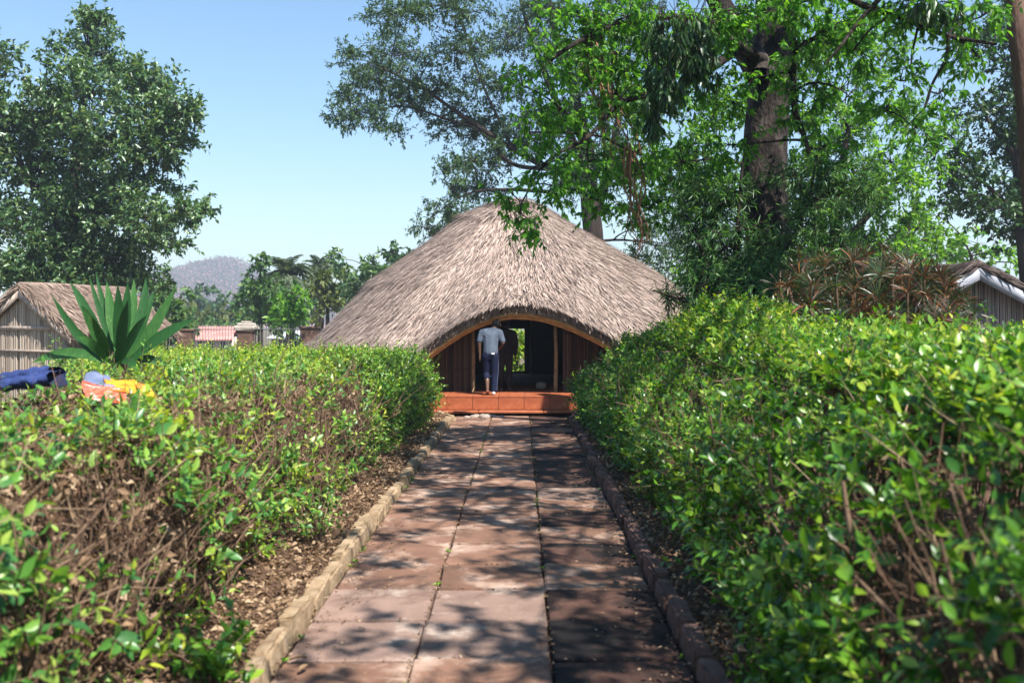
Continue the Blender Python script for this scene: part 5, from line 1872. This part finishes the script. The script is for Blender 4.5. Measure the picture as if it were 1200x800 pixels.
def clothes():
    Y = 8.3

    def q(px, py, dy):
        return at(px, py, Y + dy)
    t = thing('trousers', 'pair of blue trousers laid out on the hedge top at the left edge', 'clothing', at(30, 452, Y))
    o3 = np.array(t.location)
    for k, (y0_, y1_, dy) in enumerate(((452, 441, 0.0), (445, 434, .30))):
        g = Geo()
        pts = np.array([at(-40, y0_ + 6, Y + dy), at(0, y0_, Y + dy), at(35, (y0_ + y1_) / 2, Y + dy * .8), at(66, y1_ + 2 + 2 * k, Y + dy * .5)])
        s = smooth_line(pts, 7)
        a = np.linspace(0, 2 * np.pi, 14, endpoint=False)
        rr = np.interp(np.linspace(0, 1, len(s)), [0, .6, 1], [.07, .09, .11])
        rings = []
        for m_, c in enumerate(s):
            w = 1 + .16 * np.sin(a * 3 + m_ * .9 + k) + .10 * np.sin(a * 5 - m_ * 1.7)
            rings.append(np.stack([np.zeros(14), np.cos(a) * rr[m_] * 1.5 * w, np.sin(a) * rr[m_] * .62 * w], -1) + c)
        V = np.array(rings)
        i = np.arange(V.shape[0] * 14).reshape(-1, 14)
        g.add(V.reshape(-1, 3) - o3, np.stack([i[:-1], np.roll(i[:-1], -1, 1), np.roll(i[1:], -1, 1), i[1:]], -1).reshape(-1, 4))
        g.build('trouser_leg', M['denim'], t, True)
    g = Geo()
    drape(g, [q(52, 452, -.1), q(78, 449, -.1), q(74, 432, .35), q(54, 430, .35)], 3, 14, 10, .03)
    g.v[-1] -= o3.astype(np.float32)
    g.build('waistband', M['denim_dark'], t, True)
    g = Geo()
    drape(g, [q(98, 457, -.3), q(136, 464, -.35), q(130, 441, .4), q(102, 436, .45)], 13, amp=.025)
    o = g.build('shirt', M['cloth_grey'], None, True)
    tag(o, 'pale blue grey shirt spread on the hedge between the trousers and the orange cloth', 'clothing')
    g = Geo()
    drape(g, [q(96, 466, -.5), q(150, 473, -.55), q(148, 456, -.05), q(98, 447, -.05)], 23, amp=.025)
    o = g.build('cloth', M['cloth_red'], None, True)
    tag(o, 'red and white patterned cloth spread on the hedge in front of the grey shirt', 'clothing')
    g = Geo()
    drape(g, [q(128, 458, -.25), q(184, 466, -.35), q(170, 452, .15), q(118, 437, .45)], 33, amp=.028)
    o = g.build('cloth', M['cloth_orange'], None, True)
    tag(o, 'bright yellow and orange cloth spread on the hedge below the sword leaved plant', 'clothing')
    # thick bare sticks poking out of the hedge top around the clothes
    r = np.random.default_rng(5)
    for pts in (((83, 470), (100, 456), (117, 432)), ((60, 437), (72, 441), (80, 452)), ((0, 438), (8, 446), (15, 455)), ((76, 434), (82, 443), (86, 452))):
        pass


clothes()


# ------------------------------------------------------------------ air
def haze():
    me = bpy.data.meshes.new('haze')
    bm = bmesh.new()
    bmesh.ops.create_cube(bm, size=1)
    for v in bm.verts:
        v.co = Vector((v.co.x * 3600, 640 + v.co.y * 1800, 46.5 + v.co.z * 96))
    bm.to_mesh(me)
    bm.free()
    m = bpy.data.materials.new('haze_air')
    m.use_nodes = True
    n = m.node_tree.nodes
    n.remove(n['Principled BSDF'])
    v = n.new('ShaderNodeVolumePrincipled')
    v.inputs['Color'].default_value = (.76, .89, 1.0, 1)
    v.inputs['Density'].default_value = .0009
    v.inputs['Anisotropy'].default_value = .2
    m.node_tree.links.new(v.outputs[0], n['Material Output'].inputs['Volume'])
    me.materials.append(m)
    o = mesh_obj('haze', me)
    o['kind'] = 'stuff'


haze()
print('objects', len(bpy.data.objects), 'tris', sum(len(m_.polygons) for m_ in bpy.data.meshes))
